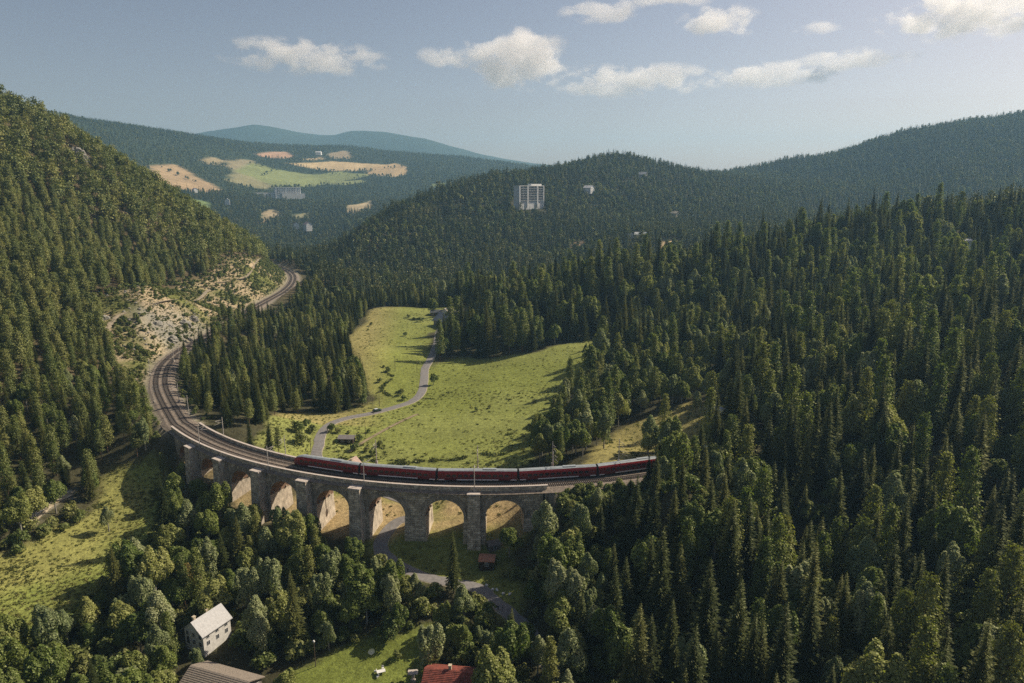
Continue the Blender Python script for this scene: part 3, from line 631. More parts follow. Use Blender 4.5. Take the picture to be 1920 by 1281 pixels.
for i in range(len(PA)-1):
    ac = (PA[i]+PA[i+1])/2; hb = (PA[i+1]-PA[i])/2; pb = PB(); rm = HO*math.pi/180*RC
    def crown(t): return ac-HO*math.cos(t), ZSP+rm*math.sin(t)*1.02
    ts = [math.pi*k/NS for k in range(NS+1)]
    for k in range(NS):
        (a0, z0), (a1, z1) = crown(ts[k]), crown(ts[k+1])
        for r, fl in ((RO-.12, False), (RI+.12, True)):
            Q = [(a0, r, z0), (a1, r, z1), (a1, r, ZTOP), (a0, r, ZTOP)]; pb.quad(Q[::-1] if fl else Q, 0)
        pb.quad([(a0, RI+.12, z0), (a0, RO-.12, z0), (a1, RO-.12, z1), (a1, RI+.12, z1)][::-1], 1, [(0, k*.6), (9.8, k*.6), (9.8, k*.6+.6), (0, k*.6+.6)][::-1])
    for s0, s1 in ((ac-hb-(1.5 if i == 0 else 0), ac-HO), (ac+HO, ac+hb+(.9 if i == len(PA)-2 else 0))):
        for r, fl in ((RO-.12, False), (RI+.12, True)):
            m_ = (s0+s1)/2
            for b0, b1 in ((s0, m_), (m_, s1)):
                Q = [(b0, r, ZSP), (b1, r, ZSP), (b1, r, ZTOP), (b0, r, ZTOP)]; pb.quad(Q[::-1] if fl else Q, 0)
    pb.build('spandrel_wall', [STONE, BRICKM], via)
    for tier, (d0, d1, pr) in enumerate(((0, 1.05, .10), (1.05, 1.95, .02))):
      for r, fl, rin in ((RO+pr, False, RO-.14), (RI-pr, True, RI+.14)):
        q = PB()
        for k in range(NS):
            P_ = []
            for t, dd in ((ts[k], d0), (ts[k], d1), (ts[k+1], d1), (ts[k+1], d0)):
                e = dd/RC*180/math.pi; P_.append((ac-(HO+e)*math.cos(t), ZSP+(rm+dd)*math.sin(t)*1.02))
            if True:
                Q = [(x_, r, z_) for x_, z_ in (P_[0], P_[3], P_[2], P_[1])]; uvs = [(k*.8, d0), (k*.8+.8, d0), (k*.8+.8, d1), (k*.8, d1)]
                q.quad(Q[::-1] if fl else Q, 0, uvs[::-1] if fl else uvs)
            for (A0, A1) in ((P_[1], P_[2]), (P_[3], P_[0])):
                q.quad([(A0[0], r, A0[1]), (A1[0], r, A1[1]), (A1[0], rin, A1[1]), (A0[0], rin, A0[1])], 0)
        q.build('arch_ring', [STONER], via)
def band(name, a0, a1, r0, r1, z0, z1, mat, st=1.5, parts=None):
    pb = PB(); n_ = max(2, int((a1-a0)/st)); aa = np.linspace(a0, a1, n_+1)
    for x0, x1 in zip(aa[:-1], aa[1:]):
        pb.quad([(x0, r1, z0), (x1, r1, z0), (x1, r1, z1), (x0, r1, z1)]); pb.quad([(x1, r0, z0), (x0, r0, z0), (x0, r0, z1), (x1, r0, z1)])
        pb.quad([(x0, r1, z1), (x1, r1, z1), (x1, r0, z1), (x0, r0, z1)]); pb.quad([(x0, r0, z0), (x1, r0, z0), (x1, r1, z0), (x0, r1, z0)])
    for x0, sgn in ((a0, 1), (a1, -1)):
        Q = [(x0, r0, z0), (x0, r1, z0), (x0, r1, z1), (x0, r0, z1)]; pb.quad(Q if sgn > 0 else Q[::-1], 0, [(p[1], p[2]) for p in Q])
    return pb.build(name, [mat], via)
band('deck', -48.5, 7.3, RI-.0, RO+.0, ZTOP, -.52, STONE)
band('cornice', -48.5, 7.3, RO+.003, RO+.42, ZTOP+.1, -.62, STONER); band('cornice', -48.5, 7.3, RI-.42, RI-.003, ZTOP+.1, -.62, STONER)
band('parapet', -48.0, 6.9, RO-.45, RO+.12, -.515, .78, STONE); band('parapet', -46.8, 6.9, RI-.12, RI+.45, -.515, .78, STONE)
band('coping', -48.1, 7.0, RO-.58, RO+.26, .783, .98, CAPM); band('coping', -46.9, 7.0, RI-.26, RI+.58, .783, .98, CAPM)
# ------------------------------------------------------------------ train
RED = solid('train_red', (.26, .019, .021), .32, .12, .6); MAR = solid('train_maroon', (.13, .014, .018), .32, .15, .6); GRY = solid('train_roof', (.30, .33, .34), .45, .12, .8)
DRK = solid('underframe', (.018, .018, .02), .7, .2, 2); GLS = solid('dark_glass', (.012, .014, .018), .08, .1, 1); SIL = solid('pale_skirt', (.62, .60, .60), .4, .08, 1)
RT = RC-2.05   # the far track
def ang_at(px, py, z):
    p = atz(px, py, z); return math.degrees(math.atan2(p[0]-XC, YC-p[1]))
A_FRONT = ang_at(549, 862, 2.0); A_J = ang_at(1117, 880, 2.0)
CARDEG = (A_J-A_FRONT)/4.0
print('TRAIN', A_FRONT, A_J, CARDEG, CARDEG/57.3*RT)
train = empty('passenger_train', pol(A_FRONT, RT, 0), 0, 'long dark red passenger train with grey roofs crossing the viaduct', 'train')
prof = [(-1.40, .45), (-1.44, 1.2), (-1.42, 2.3), (-1.33, 3.0), (-1.08, 3.5), (-.6, 3.8), (0, 3.9), (.6, 3.8), (1.08, 3.5), (1.33, 3.0), (1.42, 2.3), (1.44, 1.2), (1.40, .45)]
pm = [0, 0, 1, 1, 2, 2, 2, 2, 1, 1, 0, 0]
CL = math.radians(CARDEG)*RT-.55
def carriage_mesh(nose):
    mb = MB(); xs = [(-CL/2, 1, 1), (CL/2, 1, 1)]
    if nose: xs = [(-CL/2, .62, .50), (-CL/2+.7, .80, .70), (-CL/2+1.8, .93, .88), (-CL/2+3.6, 1, 1), (CL/2, 1, 1)]
    k = len(prof)
    for x, sy, sz in xs: mb.v += [(x, y*sy, .45+(z-.45)*sz) for y, z in prof]
    for i in range(len(xs)-1):
        for j in range(k-1): mb.f.append((i*k+j, i*k+j+1, (i+1)*k+j+1, (i+1)*k+j)); mb.mi.append(pm[j])
    mb.f.append(tuple(range(k))[::-1]); mb.mi.append(0 if nose else 3); n_ = (len(xs)-1)*k; mb.f.append(tuple(range(n_, n_+k))); mb.mi.append(3)
    mb.box(-CL/2+.3, CL/2-.3, -1.2, 1.2, .3, .449, 3); return mb.mesh('carriage', [MAR, RED, GRY, DRK])
wm = MB(); wm.box(-.62, .62, -.02, .02, -.42, .42); wme = wm.mesh('window', GLS)
dm = MB(); dm.box(-.5, .5, -.02, .02, -1.1, 1.1); dme = dm.mesh('door', solid('door_red', (.15, .014, .016), .4, .1, 1))
sk = MB(); sk.box(-6.9, 6.9, -.03, .03, -.17, .17); skme = sk.mesh('skirt', SIL); sk2 = MB(); sk2.box(-.95, .95, -.03, .03, -.17, .17); sk2me = sk2.mesh('skirt', SIL)
bo = MB(); bo.box(-1.5, 1.5, -.95, .95, .35, .62)
for x in (-1.2, 1.2):
    for y in (-.78, .78): bo.bar((x, y-.07, .46), (x, y+.07, .46), .46, n=12)
bome = bo.mesh('bogie', DRK); ac_ = MB(); ac_.box(-2.2, 2.2, -.6, .6, 3.85, 4.08); acme = ac_.mesh('roof_unit', GRY); gw = MB(); gw.box(-.32, .32, -1.0, 1.0, .7, 3.5); gwme = gw.mesh('gangway', DRK)
car_me = carriage_mesh(False); front_me = carriage_mesh(True)
for i in range(6):
    a = A_FRONT+CARDEG*(i+.5); o = link('carriage', front_me if i == 0 else car_me, train); o.location = Vector(pol(a, RT-.12, .12))-train.location; o.rotation_euler = (0, 0, R(a))
    if i == 0: o['label'] = 'leading control car with a sloping nose'
    for sy in (-1, 1):
        xs = np.linspace(-9.6, 9.6, 11)
        for k, x in enumerate(xs):
            w_ = link('window', wme, o); w_.location = (x, sy*1.455, 2.02)
        for x in (-11.3, 11.3):
            if i == 0 and x < 0: continue
            q = link('door', dme, o); q.location = (x, sy*1.45, 1.75)
        q = link('skirt', skme, o); q.location = (0, sy*1.47, .62)
        for x in (-11.9, 11.9):
            if i == 0 and x < 0: continue
            q = link('skirt', sk2me, o); q.location = (x, sy*1.47, .62)
    for x in (-9.3, 9.3): q = link('bogie', bome, o); q.location = (x, 0, -.1)
    q = link('roof_unit', acme, o); q.location = (4, 0, -.1)
    if i == 0:
        mb = MB(); mb.add([(-CL/2+.66, -.8, 2.1), (-CL/2+.66, .8, 2.1), (-CL/2+1.78, .85, 3.02), (-CL/2+1.78, -.85, 3.02)], [(0, 1, 2, 3)]); mb.build('windscreen', GLS, o)
        for sy in (-1, 1): mb = MB(); mb.bar((-CL/2-.05, sy*.6, 1.3), (-CL/2+.05, sy*.6, 1.3), .16, n=10); mb.build('headlight', SIL, o)
    else: q = link('gangway', gwme, o); q.location = (-CL/2-.28, 0, 0)
# ------------------------------------------------------------------ overhead line masts
MAST = solid('mast_grey', (.46, .42, .37), .7, .15, 1); WIRE = solid('wire', (.08, .075, .07), .5, .1, 1)
def mast_parts():
    p = MB(); p.bar((0, 0, -1.2), (0, 0, 8.2), .17, .12, 6)
    a = MB(); a.bar((0, 0, 7.1), (3.0, 0, 7.3), .055, n=5); a.bar((0, 0, 5.9), (2.9, 0, 7.2), .055, n=5); a.bar((1.2, 0, 6.0), (3.2, 0, 5.75), .045, n=5); a.bar((1.2, 0, 6.0), (2.5, 0, 7.2), .04, n=4)
    f = MB(); f.box(-.35, .35, -.35, .35, -1.6, .25)
    ins = MB(); ins.bar((.2, 0, 7.1), (.7, 0, 7.14), .11, n=6); ins.bar((.2, 0, 6.0), (.6, 0, 6.2), .11, n=6)
    return [('pole', p.mesh('pole', MAST)), ('cantilever_arm', a.mesh('cantilever_arm', MAST)), ('footing', f.mesh('footing', CON)), ('insulator', ins.mesh('insulator', WIRE))]
MP = mast_parts()
def track_frame(p):
    d, ix = poly_dist(np.array([p[0]]), np.array([p[1]]), TRACK); i = int(np.clip(ix[0], 1, nT-2)); c0 = TRACK[i]; return c0
OUT = [(378,834,'on the near parapet beside the first buttress'),(505,876,'on the near parapet ahead of the train'),(683,905,'on the near parapet in front of the first coach joint'),(890,914,'on the near parapet at the fifth buttress'),
 (1043,893,'beside the line just past the viaduct end'),(1178,884,'near the trees where the train disappears'),(285,701,'on the outer side of the tight bend under the rocks'),(289,752,'on the outer side of the bend above the dark wood'),(318,678,'beside the rocky cutting at the top of the bend')]
INN = [(545,850,'behind the nose of the train'),(424,817,'behind the far parapet beside the grass bank'),(706,864,'behind the second coach against the meadow'),(896,876,'behind the third coach against the meadow'),
 (1036,868,'behind the fourth coach at the dark trees'),(404,668,'standing tall among the spruces above the bend'),(345,671,'at the start of the cutting'),(325,690,'on the inner side of the bend in the shade'),(328,753,'on the inner bend above the dark trees'),(346,776,'on the inner bend near the viaduct end'),(1160,862,'behind the last visible coach')]
for L_, grp in ((OUT, 1), (INN, -1)):
    for px, py, lab in L_:
        p = atz(px, py, 0.3); c0 = track_frame(p); d = np.array([p[0]-c0[0], p[1]-c0[1]]); nrm = np.linalg.norm(d); d = d/nrm if nrm > .5 else np.array([0, -1.0])
        q = c0+d*(5.25 if nrm < 9 else nrm); rz_ = math.atan2(-d[1], -d[0])
        e = empty('overhead_line_mast', (q[0], q[1], 0), rz_, 'overhead line mast '+lab, 'mast', 'overhead line masts along the railway')
        for nm, me in MP: link(nm, me, e)
for sgn, lab in ((1, 'thin overhead wire above the outer track'), (-1, 'thin overhead wire above the track of the train')):
    P_ = resample(offset(TP[:int(nT*.8)], sgn*2.05), 6); mb = MB()
    for zz in (5.75, 7.1):
        q = [(p[0], p[1], zz-(.55*math.sin((i % 10)/10*math.pi) if zz > 6 else 0)) for i, p in enumerate(P_)]
        for a, b_ in zip(q[:-1], q[1:]): mb.bar(a, b_, .02, n=3)
    o = mb.build('overhead_wire', WIRE); tag(o, lab, 'wire', 'overhead wires')
# ------------------------------------------------------------------ houses
def cm(name, c_, r=.8, n=.12, s=1.0, bump=0): return solid(name, c_, r, n, s, bump)
WHITE = cm('white_render', (.66, .63, .58)); CREAM = cm('cream_render', (.50, .42, .30)); WOOD = cm('dark_wood', (.055, .036, .024), .9, .3, 3); GREYW = cm('weathered_wood', (.19, .16, .14), .9, .3, 3)
TRIM = cm('white_trim', (.7, .68, .64)); PANE = solid('window_pane', (.03, .035, .045), .1, .1, 1)
def house(name, label, cat, x, y, z, rz, w, l, h, pitch, wallm, roofm, over=.5, chim=(), wins=2, floors=1, door=True, courses=0, group=None, win=(.9, 1.2)):
    """w across the ridge (local x), l along the ridge (local y); the ridge runs along local y"""
    e = empty(name, (x, y, z), rz, label, cat, group); rh = math.tan(R(pitch))*w/2
    mb = MB(); X, Y = w/2, l/2
    mb.add([(-X,-Y,-3),(X,-Y,-3),(X,Y,-3),(-X,Y,-3),(-X,-Y,h),(X,-Y,h),(X,Y,h),(-X,Y,h),(0,-Y,h+rh),(0,Y,h+rh)], [(0,1,5,8,4),(2,3,7,9,6),(1,2,6,5),(3,0,4,7)])
    mb.build('wall', wallm, e)
    for s in (-1, 1):
        ex = X+over; ez = h-math.tan(R(pitch))*over; t = .22; Ly = Y+over; mb = MB(); nx_, nz_ = math.sin(R(pitch))*s, math.cos(R(pitch))
        if courses:
            for k in range(courses):
                f0, f1 = k/courses, (k+1)/courses+.01; x0, x1 = s*ex*f0, s*ex*f1; z0_ = h+rh-(h+rh-ez)*f0; z1_ = h+rh-(h+rh-ez)*f1
                o0, o1 = .10, .20
                mb.add([(x0, -Ly, z0_+o0), (x0, Ly, z0_+o0), (x1, Ly, z1_+o1), (x1, -Ly, z1_+o1), (x0, -Ly, z0_-.1), (x0, Ly, z0_-.1), (x1, Ly, z1_-.1), (x1, -Ly, z1_-.1)],
                       [(0,1,2,3) if s < 0 else (3,2,1,0), (4,5,6,7), (0,4,7,3), (1,2,6,5), (3,7,6,2)])
        else:
            mb.add([(0, -Ly, h+rh+t), (0, Ly, h+rh+t), (s*ex, Ly, ez+t), (s*ex, -Ly, ez+t), (0, -Ly, h+rh+.02), (0, Ly, h+rh+.02), (s*ex, Ly, ez+.02), (s*ex, -Ly, ez+.02)],
                   [(0,1,2,3) if s < 0 else (3,2,1,0), (4,5,6,7), (0,4,7,3), (1,2,6,5), (3,7,6,2)])
        mb.build('roof', roofm, e)
    for cx, cy in chim:
        mb = MB(); zc = h+rh-abs(cx)*math.tan(R(pitch)); mb.box(cx-.35, cx+.35, cy-.35, cy+.35, zc-.6, zc+1.3); mb.box(cx-.43, cx+.43, cy-.43, cy+.43, zc+1.303, zc+1.45); mb.build('chimney', CREAM, e)
    ww, wh = win
    fme = MB(); fme.box(-ww/2-.1, ww/2+.1, -.05, .05, -wh/2-.1, wh/2+.1); fme = fme.mesh('window', TRIM)
    pme = MB(); pme.box(-ww/2, ww/2, -.065, .065, -wh/2, wh/2); pme.box(-.03, .03, -.07, .07, -wh/2, wh/2, 1); pme = pme.mesh('pane', [PANE, TRIM])
    def put(x_, y_, z_, r_):
        f_ = link('window', fme, e); f_.location = (x_, y_, z_); f_.rotation_euler = (0, 0, r_); link('pane', pme, f_)
    fh = h/floors
    for fl in range(floors):
        zz = fh*(fl+.55)
        for k in range(wins):
            tt = (k+.5)/wins
            for s in (-1, 1):
                put(s*X, -Y+l*tt, zz, math.pi/2)
                if not (door and fl == 0 and k == 0 and s == -1): put(-X+w*tt, s*Y, zz, 0)
    if door: mb = MB(); mb.box(-X+w*.5/wins-.5, -X+w*.5/wins+.5, -Y-.06, -Y+.05, 0, 2.1); mb.build('door', WOOD, e)
    KEEP.append((x, y, max(w, l)/2+3.2)); dd_ = math.hypot(x, y)
    if dd_ < 700: KEEP.append((x*(1-8/dd_), y*(1-8/dd_), max(w, l)/2+3)); KEEP.append((x*(1-14/dd_), y*(1-14/dd_), max(w, l)/2+1))
    if 450 < dd_ < 700: KEEP.extend([(x*(1-k_/dd_), y*(1-k_/dd_), 8.5) for k_ in (22, 32, 42)])
    print('HOUSE', name, round(x), round(y), round(z), [round(float(q)) for q in proj(x, y, z)]); return e
def on(px, py, dz=0):
    p = hit(px, py); return p[0], p[1], gz(p[0], p[1])+dz
KEEP = []
ROOFG = cm('pale_grey_roof', (.42, .41, .40), .6, .1, 2); ROOFD = cm('dark_slate_roof', (.10, .105, .11), .6, .2, 2); ROOFM = cm('grey_metal_roof', (.24, .25, .27), .4, .1, 2)
TILE = solid('red_roof_tile', (.20, .055, .038), .8, .3, 1.2); PINK = cm('faded_tile_roof', (.42, .30, .25), .8, .15, 1.5); ORNG = cm('orange_sheet_roof', (.42, .19, .11), .7, .15, 1.5)
SHNG = solid('weathered_shingles', (.24, .20, .16), .9, .3, 4); FARW = cm('far_white', (.72, .70, .66)); FARG = cm('far_grey', (.45, .44, .42)); YELL = cm('yellow_render', (.52, .43, .24))
rdg = lambda px, py, z: atz(px, py, z)
p = rdg(386, 1145, -19.2); house('white_house', 'white house with pale grey gabled roof and chimneys among the lower left trees', 'house', p[0], p[1], -27.2, R(-27), 7.4, 9.0, 4.2, 39, WHITE, ROOFG, .5, ((-1.2, -3), (-2.6, 2)), 3, 2)
p = rdg(412, 1263, -23.5); house('wooden_barn', 'long barn with weathered shingle roof cut off by the bottom edge', 'barn', p[0], p[1], -28.5, R(-109), 9.5, 17, 2.6, 27, GREYW, SHNG, .6, (), 3, 1, courses=12)
p = rdg(841, 1257, -20.6); house('red_roofed_house', 'house with dark red tiled roof and chimney at the bottom edge', 'house', p[0], p[1], -28.6, R(-97), 10.5, 11, 5.0, 30, CREAM, TILE, .6, ((-.5, .3),), 3, 2, courses=16)
x, y, z = on(914, 1058); house('small_shed', 'small shed with orange sheet roof below the viaduct', 'shed', x, y-1.5, z, R(-94), 4.2, 4.6, 2.3, 14, WOOD, ORNG, .3, (), 1, 1)
x, y, z = on(925, 1033); house('old_shed', 'old shed with weathered grey board roof behind the orange roofed one', 'shed', x, y+.5, z, R(-70), 3.2, 3.8, 1.9, 24, GREYW, GREYW, .3, (), 1, 1)
p = rdg(655, 852, -8.6); house('tiled_cottage', 'cottage with faded pink tiled roof just behind the train', 'house', p[0], p[1], gz(p[0], p[1]), R(-25), 6.2, 7.5, 2.4, 42, CREAM, PINK, .4, ((.9, 0),), 2, 1)
x, y, z = on(651, 830); house('garden_shed', 'dark garden shed with grey roof beside the valley road', 'shed', x, y, z, R(88), 4.4, 6.2, 2.1, 20, WOOD, cm('shed_roof', (.20, .18, .17)), .5, (), 2, 1)
x, y, z = on(1346, 796); house('hillside_house', 'beige house with grey metal roof standing alone at the forest edge on the right', 'house', x, y+2, z-.2, R(38), 6.0, 6.6, 5.4, 20, CREAM, ROOFM, .6, ((1.2, 1.5),), 2, 2)
x, y, z = on(836, 612); house('farm_barn', 'large farm barn with slate grey gabled roof at the end of the meadow', 'barn', x, y, z, R(35), 12, 15, 4.5, 38, GREYW, cm('slate_roof', (.23, .24, .26)), .7, (), 3, 1)
x, y, z = on(838, 599); house('farmhouse', 'white farmhouse with pale roof and chimney behind the large grey barn', 'house', x, y+4, z, R(-20), 7.5, 9, 4.6, 42, WHITE, cm('pale_pink_roof', (.55, .48, .44)), .5, ((1, 1),), 2, 2)
x, y, z = on(822, 596); house('low_outbuilding', 'low dark roofed outbuilding left of the farmhouse under the tall tree', 'barn', x, y+8, z, R(85), 7, 13, 2.8, 25, GREYW, ROOFD, .5, (), 3, 1)
x, y, z = on(858, 596); house('farm_house', 'farm building with patchy red and white roof right of the farmhouse', 'house', x, y+8, z, R(70), 8, 11, 3.6, 32, WHITE, solid('patched_roof', (.50, .38, .33), .8, .35, .35, col2=(.22, .08, .05)), .5, ((1, -2),), 3, 1)
# far buildings
x, y, z = on(1104, 366); house('white_villa', 'bright white villa in the wood right of the grey hotel', 'house', x, y, z+5, R(50), 13, 16, 8, 30, FARW, cm('villa_roof', (.60, .58, .56)), .8, ((0, 2),), 3, 2)
x, y, z = on(1205, 338); house('ridge_villa', 'pale villa with grey roof just below the hilltop', 'house', x, y, z+3, R(60), 11, 15, 8, 38, cm('villa_wall', (.45, .43, .40)), FARG, .8, ((0, 3),), 4, 3)
x, y, z = on(1266, 414); house('yellow_house', 'yellow house half hidden in the round green trees', 'house', x, y, z+4, R(35), 10, 11, 8, 30, YELL, cm('tan_roof', (.42, .36, .26)), .7, ((0, 2),), 3, 2)
x, y, z = on(1201, 448); house('chalet', 'white roofed chalet in the hollow between the two wooded hills', 'house', x, y, z+1.5, R(75), 9, 14, 4, 32, FARW, cm('bright_roof', (.62, .62, .58)), .8, ((0, 0),), 3, 1)
x, y, z = on(1183, 447); house('small_chalet', 'small white outbuilding left of the white roofed chalet', 'house', x, y, z+1.5, R(20), 6, 7, 3.5, 30, FARW, ROOFM, .5, (), 2, 1)
x, y, z = on(1806, 478); house('forest_hut', 'white hut glimpsed between the trees on the right hand slope', 'hut', x, y, z+6, R(70), 4, 7, 4, 28, FARW, cm('hut_roof', (.6, .58, .55)), .4, (), 2, 1)
x, y, z = on(556, 437); house('valley_villa', 'tall villa with brown hipped roof in the far valley', 'house', x, y, z+12, R(25), 13, 15, 10, 40, FARW, cm('brown_roof', (.28, .20, .17)), .8, ((0, 3),), 3, 3)
x, y, z = on(578, 440); house('valley_villa', 'larger pale villa with pinkish roof right of the brown roofed one', 'house', x, y, z+11, R(40), 15, 18, 13, 38, FARW, cm('pinkish_roof', (.45, .30, .26)), .8, ((0, 3),), 4, 3)
x, y, z = on(598, 296); house('hill_farm', 'tiny white farmhouse above the golden field on the far ridge', 'house', x, y, z+14, R(85), 14, 24, 9, 25, FARW, FARW, .8, (), 4, 2)
x, y, z = on(366, 364); house('roadside_house', 'small pinkish house at the foot of the brown field', 'house', x, y, z+6, R(50), 11, 13, 7, 35, FARW, cm('rose_roof', (.5, .36, .3)), .8, (), 3, 2)
x, y, z = on(427, 388); house('wooded_villa', 'white villa among the trees below the far green field', 'house', x, y, z+8, R(20), 13, 14, 10, 40, FARW, FARG, .8, (), 3, 2)
x, y, z = on(703, 360) ; 
def block(name, label, cat, px, py, W, Dp, H_, rows, cols_, rz_, lift, wallm, ww, wh, extras):
    x, y, z = on(px, py); e = empty(name, (x, y, z+lift), rz_, label, cat); mb = MB(); mb.box(-W/2, W/2, -Dp/2, Dp/2, -14, H_); mb.build('wall', wallm, e)
    mb = MB(); mb.box(-W/2-.8, W/2+.8, -Dp/2-1.6, Dp/2+.8, H_+.003, H_+1.0); mb.build('roof', FARW, e)
    fm = MB(); fm.box(-ww/2, ww/2, -.12, .10, -wh/2, wh/2); fm = fm.mesh('window', PANE); bm_ = MB(); bm_.box(-W/2*.86, W/2*.92, -1.5, 0, -.25, .25); bm_ = bm_.mesh('balcony', FARG)
    for r_ in range(rows):
        zz = (r_+.5)*H_/rows
        for k in range(cols_):
            if (k+1) % 6 == 0: continue
            o = link('window', fm, e); o.location = (-W/2*.82+W*.86*k/(cols_-1), -Dp/2, zz)
        o = link('balcony', bm_, e); o.location = (0, -Dp/2, zz-H_/rows*.42)
    extras(e, W, Dp, H_); KEEP.append((x, y, W*.55)); return e
def ex1(e, W, Dp, H_):
    mb = MB(); mb.box(2, W/2-2, -Dp/2+2, Dp/2-2, H_+1.003, H_+3.6); mb.build('penthouse', FARW, e)
    for s in (-1, 1): mb = MB(); mb.box(s*W/2-.8, s*W/2+.8, -Dp/2-1.7, -Dp/2-.003, -10, H_+.0); mb.build('end_pier', FARW, e)
    for fx in (-.17, .24): mb = MB(); mb.box(W*fx-1.0, W*fx+1.0, -Dp/2-1.7, -Dp/2-.003, -10, H_+.0); mb.build('stair_tower', FARW, e)
block('grey_hotel', 'large grey flat roofed hotel block with rows of dark windows on the wooded hill', 'hotel', 991, 392, 54, 13, 23, 6, 16, R(42), 13, cm('hotel_wall', (.60, .59, .57)), 1.9, 2.6, ex1)
def ex2(e, W, Dp, H_):
    mb = MB(); mb.box(-W*.28, W*.62, -Dp/2-9, -Dp/2-.003, -14, 3.5); mb.build('terrace', FARG, e); mb = MB(); mb.box(-W*1.25, -W/2-.003, -3, 3, -14, 7); mb.build('side_wing', FARG, e)
block('sanatorium_building', 'long pale building with many windows below the far green field', 'building', 540, 376, 84, 15, 22, 4, 14, R(38), 18, FARW, 2.6, 3.2, ex2)
# radio mast on the ridge
x, y, z = on(1233, 306); e = empty('radio_mast', (x, y, z), 0, 'slim radio mast sticking up from the ridge trees', 'mast'); mb = MB()
for a in range(3): t = a*2.094; mb.bar((1.2*math.cos(t), 1.2*math.sin(t), 0), (.3*math.cos(t), .3*math.sin(t), 34), .22, .15, 4)
mb.build('lattice', FARG, e); mb = MB(); mb.bar((0, 0, 27), (0, 0, 31), 1.6, n=8); mb.bar((0, 0, 22), (0, 0, 24), 1.3, n=8); mb.build('antenna', FARW, e)
# ------------------------------------------------------------------ poles, garden things, car, people
POLEM = cm('pole_wood', (.12, .085, .06), .9, .3, 3)
for px, py, hh_, lab in ((700,779,9,'beside the parked green car'),(711.6,763,8,'standing just uphill of the road near the car'),(685.7,822,8,'between the cottage garden and the field'),(741,698,9,'on the dry slope across the brook'),(782,700,8,'beside the road in the tree shadow'),(583,848,5,'short and thin at the bend of the valley road')):
    x, y, z = on(px, py); e = empty('power_pole', (x, y, z), random.uniform(0, 3), 'thin wooden pole '+lab, 'pole', 'wooden poles in the valley'); mb = MB(); mb.bar((0, 0, -1), (0, 0, hh_), .14, .09, 6); mb.build('post', POLEM, e)
    mb = MB(); mb.box(-.7, .7, -.06, .06, hh_-.6, hh_-.45); mb.build('crossbar', POLEM, e)
x, y, z = on(592, 1252); e = empty('lamp_pole', (x, y, z), 0, 'dark pole with a white cap beside the garden hedge at the bottom', 'pole'); mb = MB(); mb.bar((0, 0, -1), (0, 0, 7.5), .13, .1, 6); mb.build('post', POLEM, e)
mb = MB(); mb.bar((0, 0, 7.5), (0, 0, 7.85), .3, .2, 8); mb.build('cap', TRIM, e)
x, y, z = on(715, 1270); e = empty('garden_table', (x, y, z), R(20), 'white garden table on the lawn of the red roofed house', 'table'); mb = MB(); mb.box(-1.1, 1.1, -.6, .6, .7, .78); mb.build('tabletop', TRIM, e)
for sx in (-.95, .95):
    for sy in (-.45, .45): mb = MB(); mb.box(sx-.04, sx+.04, sy-.04, sy+.04, -.1, .697); mb.build('leg', TRIM, e)
for k, (dx, dy, lab) in enumerate(((-1.6, .4, 'left of the white garden table'), (.2, 1.3, 'behind the white garden table'), (-.7, -1.3, 'in front of the white garden table'))):
    e = empty('garden_chair', (x+dx, y+dy, gz(x+dx, y+dy)), dx, 'white garden chair '+lab, 'chair', 'garden chairs'); mb = MB(); mb.box(-.28, .28, -.28, .28, .42, .47); mb.build('seat', TRIM, e)
    mb = MB(); mb.box(-.28, .28, .26, .31, .473, 1.0); mb.build('backrest', TRIM, e)
    for sx in (-.24, .24):
        for sy in (-.24, .24): mb = MB(); mb.box(sx-.03, sx+.03, sy-.03, sy+.03, -.1, .418); mb.build('leg', TRIM, e)
x, y, z = on(775, 1276); e = empty('garden_grill', (x, y, z), R(5), 'pale stone garden grill with a broad canopy beside the red roof', 'grill')
mb = MB(); mb.box(-1.3, 1.3, -.9, .9, 2.3, 2.5); mb.build('canopy', CAPM, e); mb = MB(); mb.box(-.35, .35, -.35, .35, -.2, 2.298); mb.build('chimney_stack', CAPM, e); mb = MB(); mb.box(-.7, .7, -.95, -.353, -.2, .8); mb.build('hearth', CAPM, e)
x, y, z = on(697, 1234); e = empty('satellite_dish', (x, y, z), R(200), 'round white satellite dish at the garden hedge', 'dish'); mb = MB(); mb.bar((0, 0, -.1), (0, 0, 1.3), .05, n=6); mb.build('stand', MAST, e)
mb = MB(); ring = [(0, 0, 0)]
for q in range(1, 4):
    for k in range(14): t = 2*math.pi*k/14; ring.append((.3*q*math.cos(t), .09*(q*.33)**2*2.2, .3*q*math.sin(t)))
mb.v = [(a_0, b_0-.05, c_0+1.7) for a_0, b_0, c_0 in ring]
for k in range(14): mb.f.append((0, 1+k, 1+(k+1) % 14))
for q in range(2):
    for k in range(14): a0 = 1+q*14+k; a1 = 1+q*14+(k+1) % 14; mb.f.append((a0, a0+14, a1+14, a1))
mb.mi = [0]*len(mb.f); mb.build('reflector', TRIM, e)
def rock_mesh(seed, s=(1, 1, 1), n_=2, rough=.22):
    import bmesh
    bm = bmesh.new(); bmesh.ops.create_icosphere(bm, subdivisions=n_, radius=1); rg = np.random.default_rng(seed); pl = unit(rg.normal(0, 1, (9, 3)))
    for v in bm.verts:
        p_ = np.array(v.co); k = 1.0
        for q in pl: k = min(k, .80/max(1e-3, p_@q)) if p_@q > .80 else k
        p_ = p_*k*(1+rg.uniform(-rough, rough)*.35); v.co = p_*np.array(s)
    me = bpy.data.meshes.new('rock'); bm.to_mesh(me); bm.free(); return me
WSTONE = cm('white_stone', (.62, .60, .56)); RKM = solid('limestone', (.25, .235, .20), .95, .25, .7, .5)
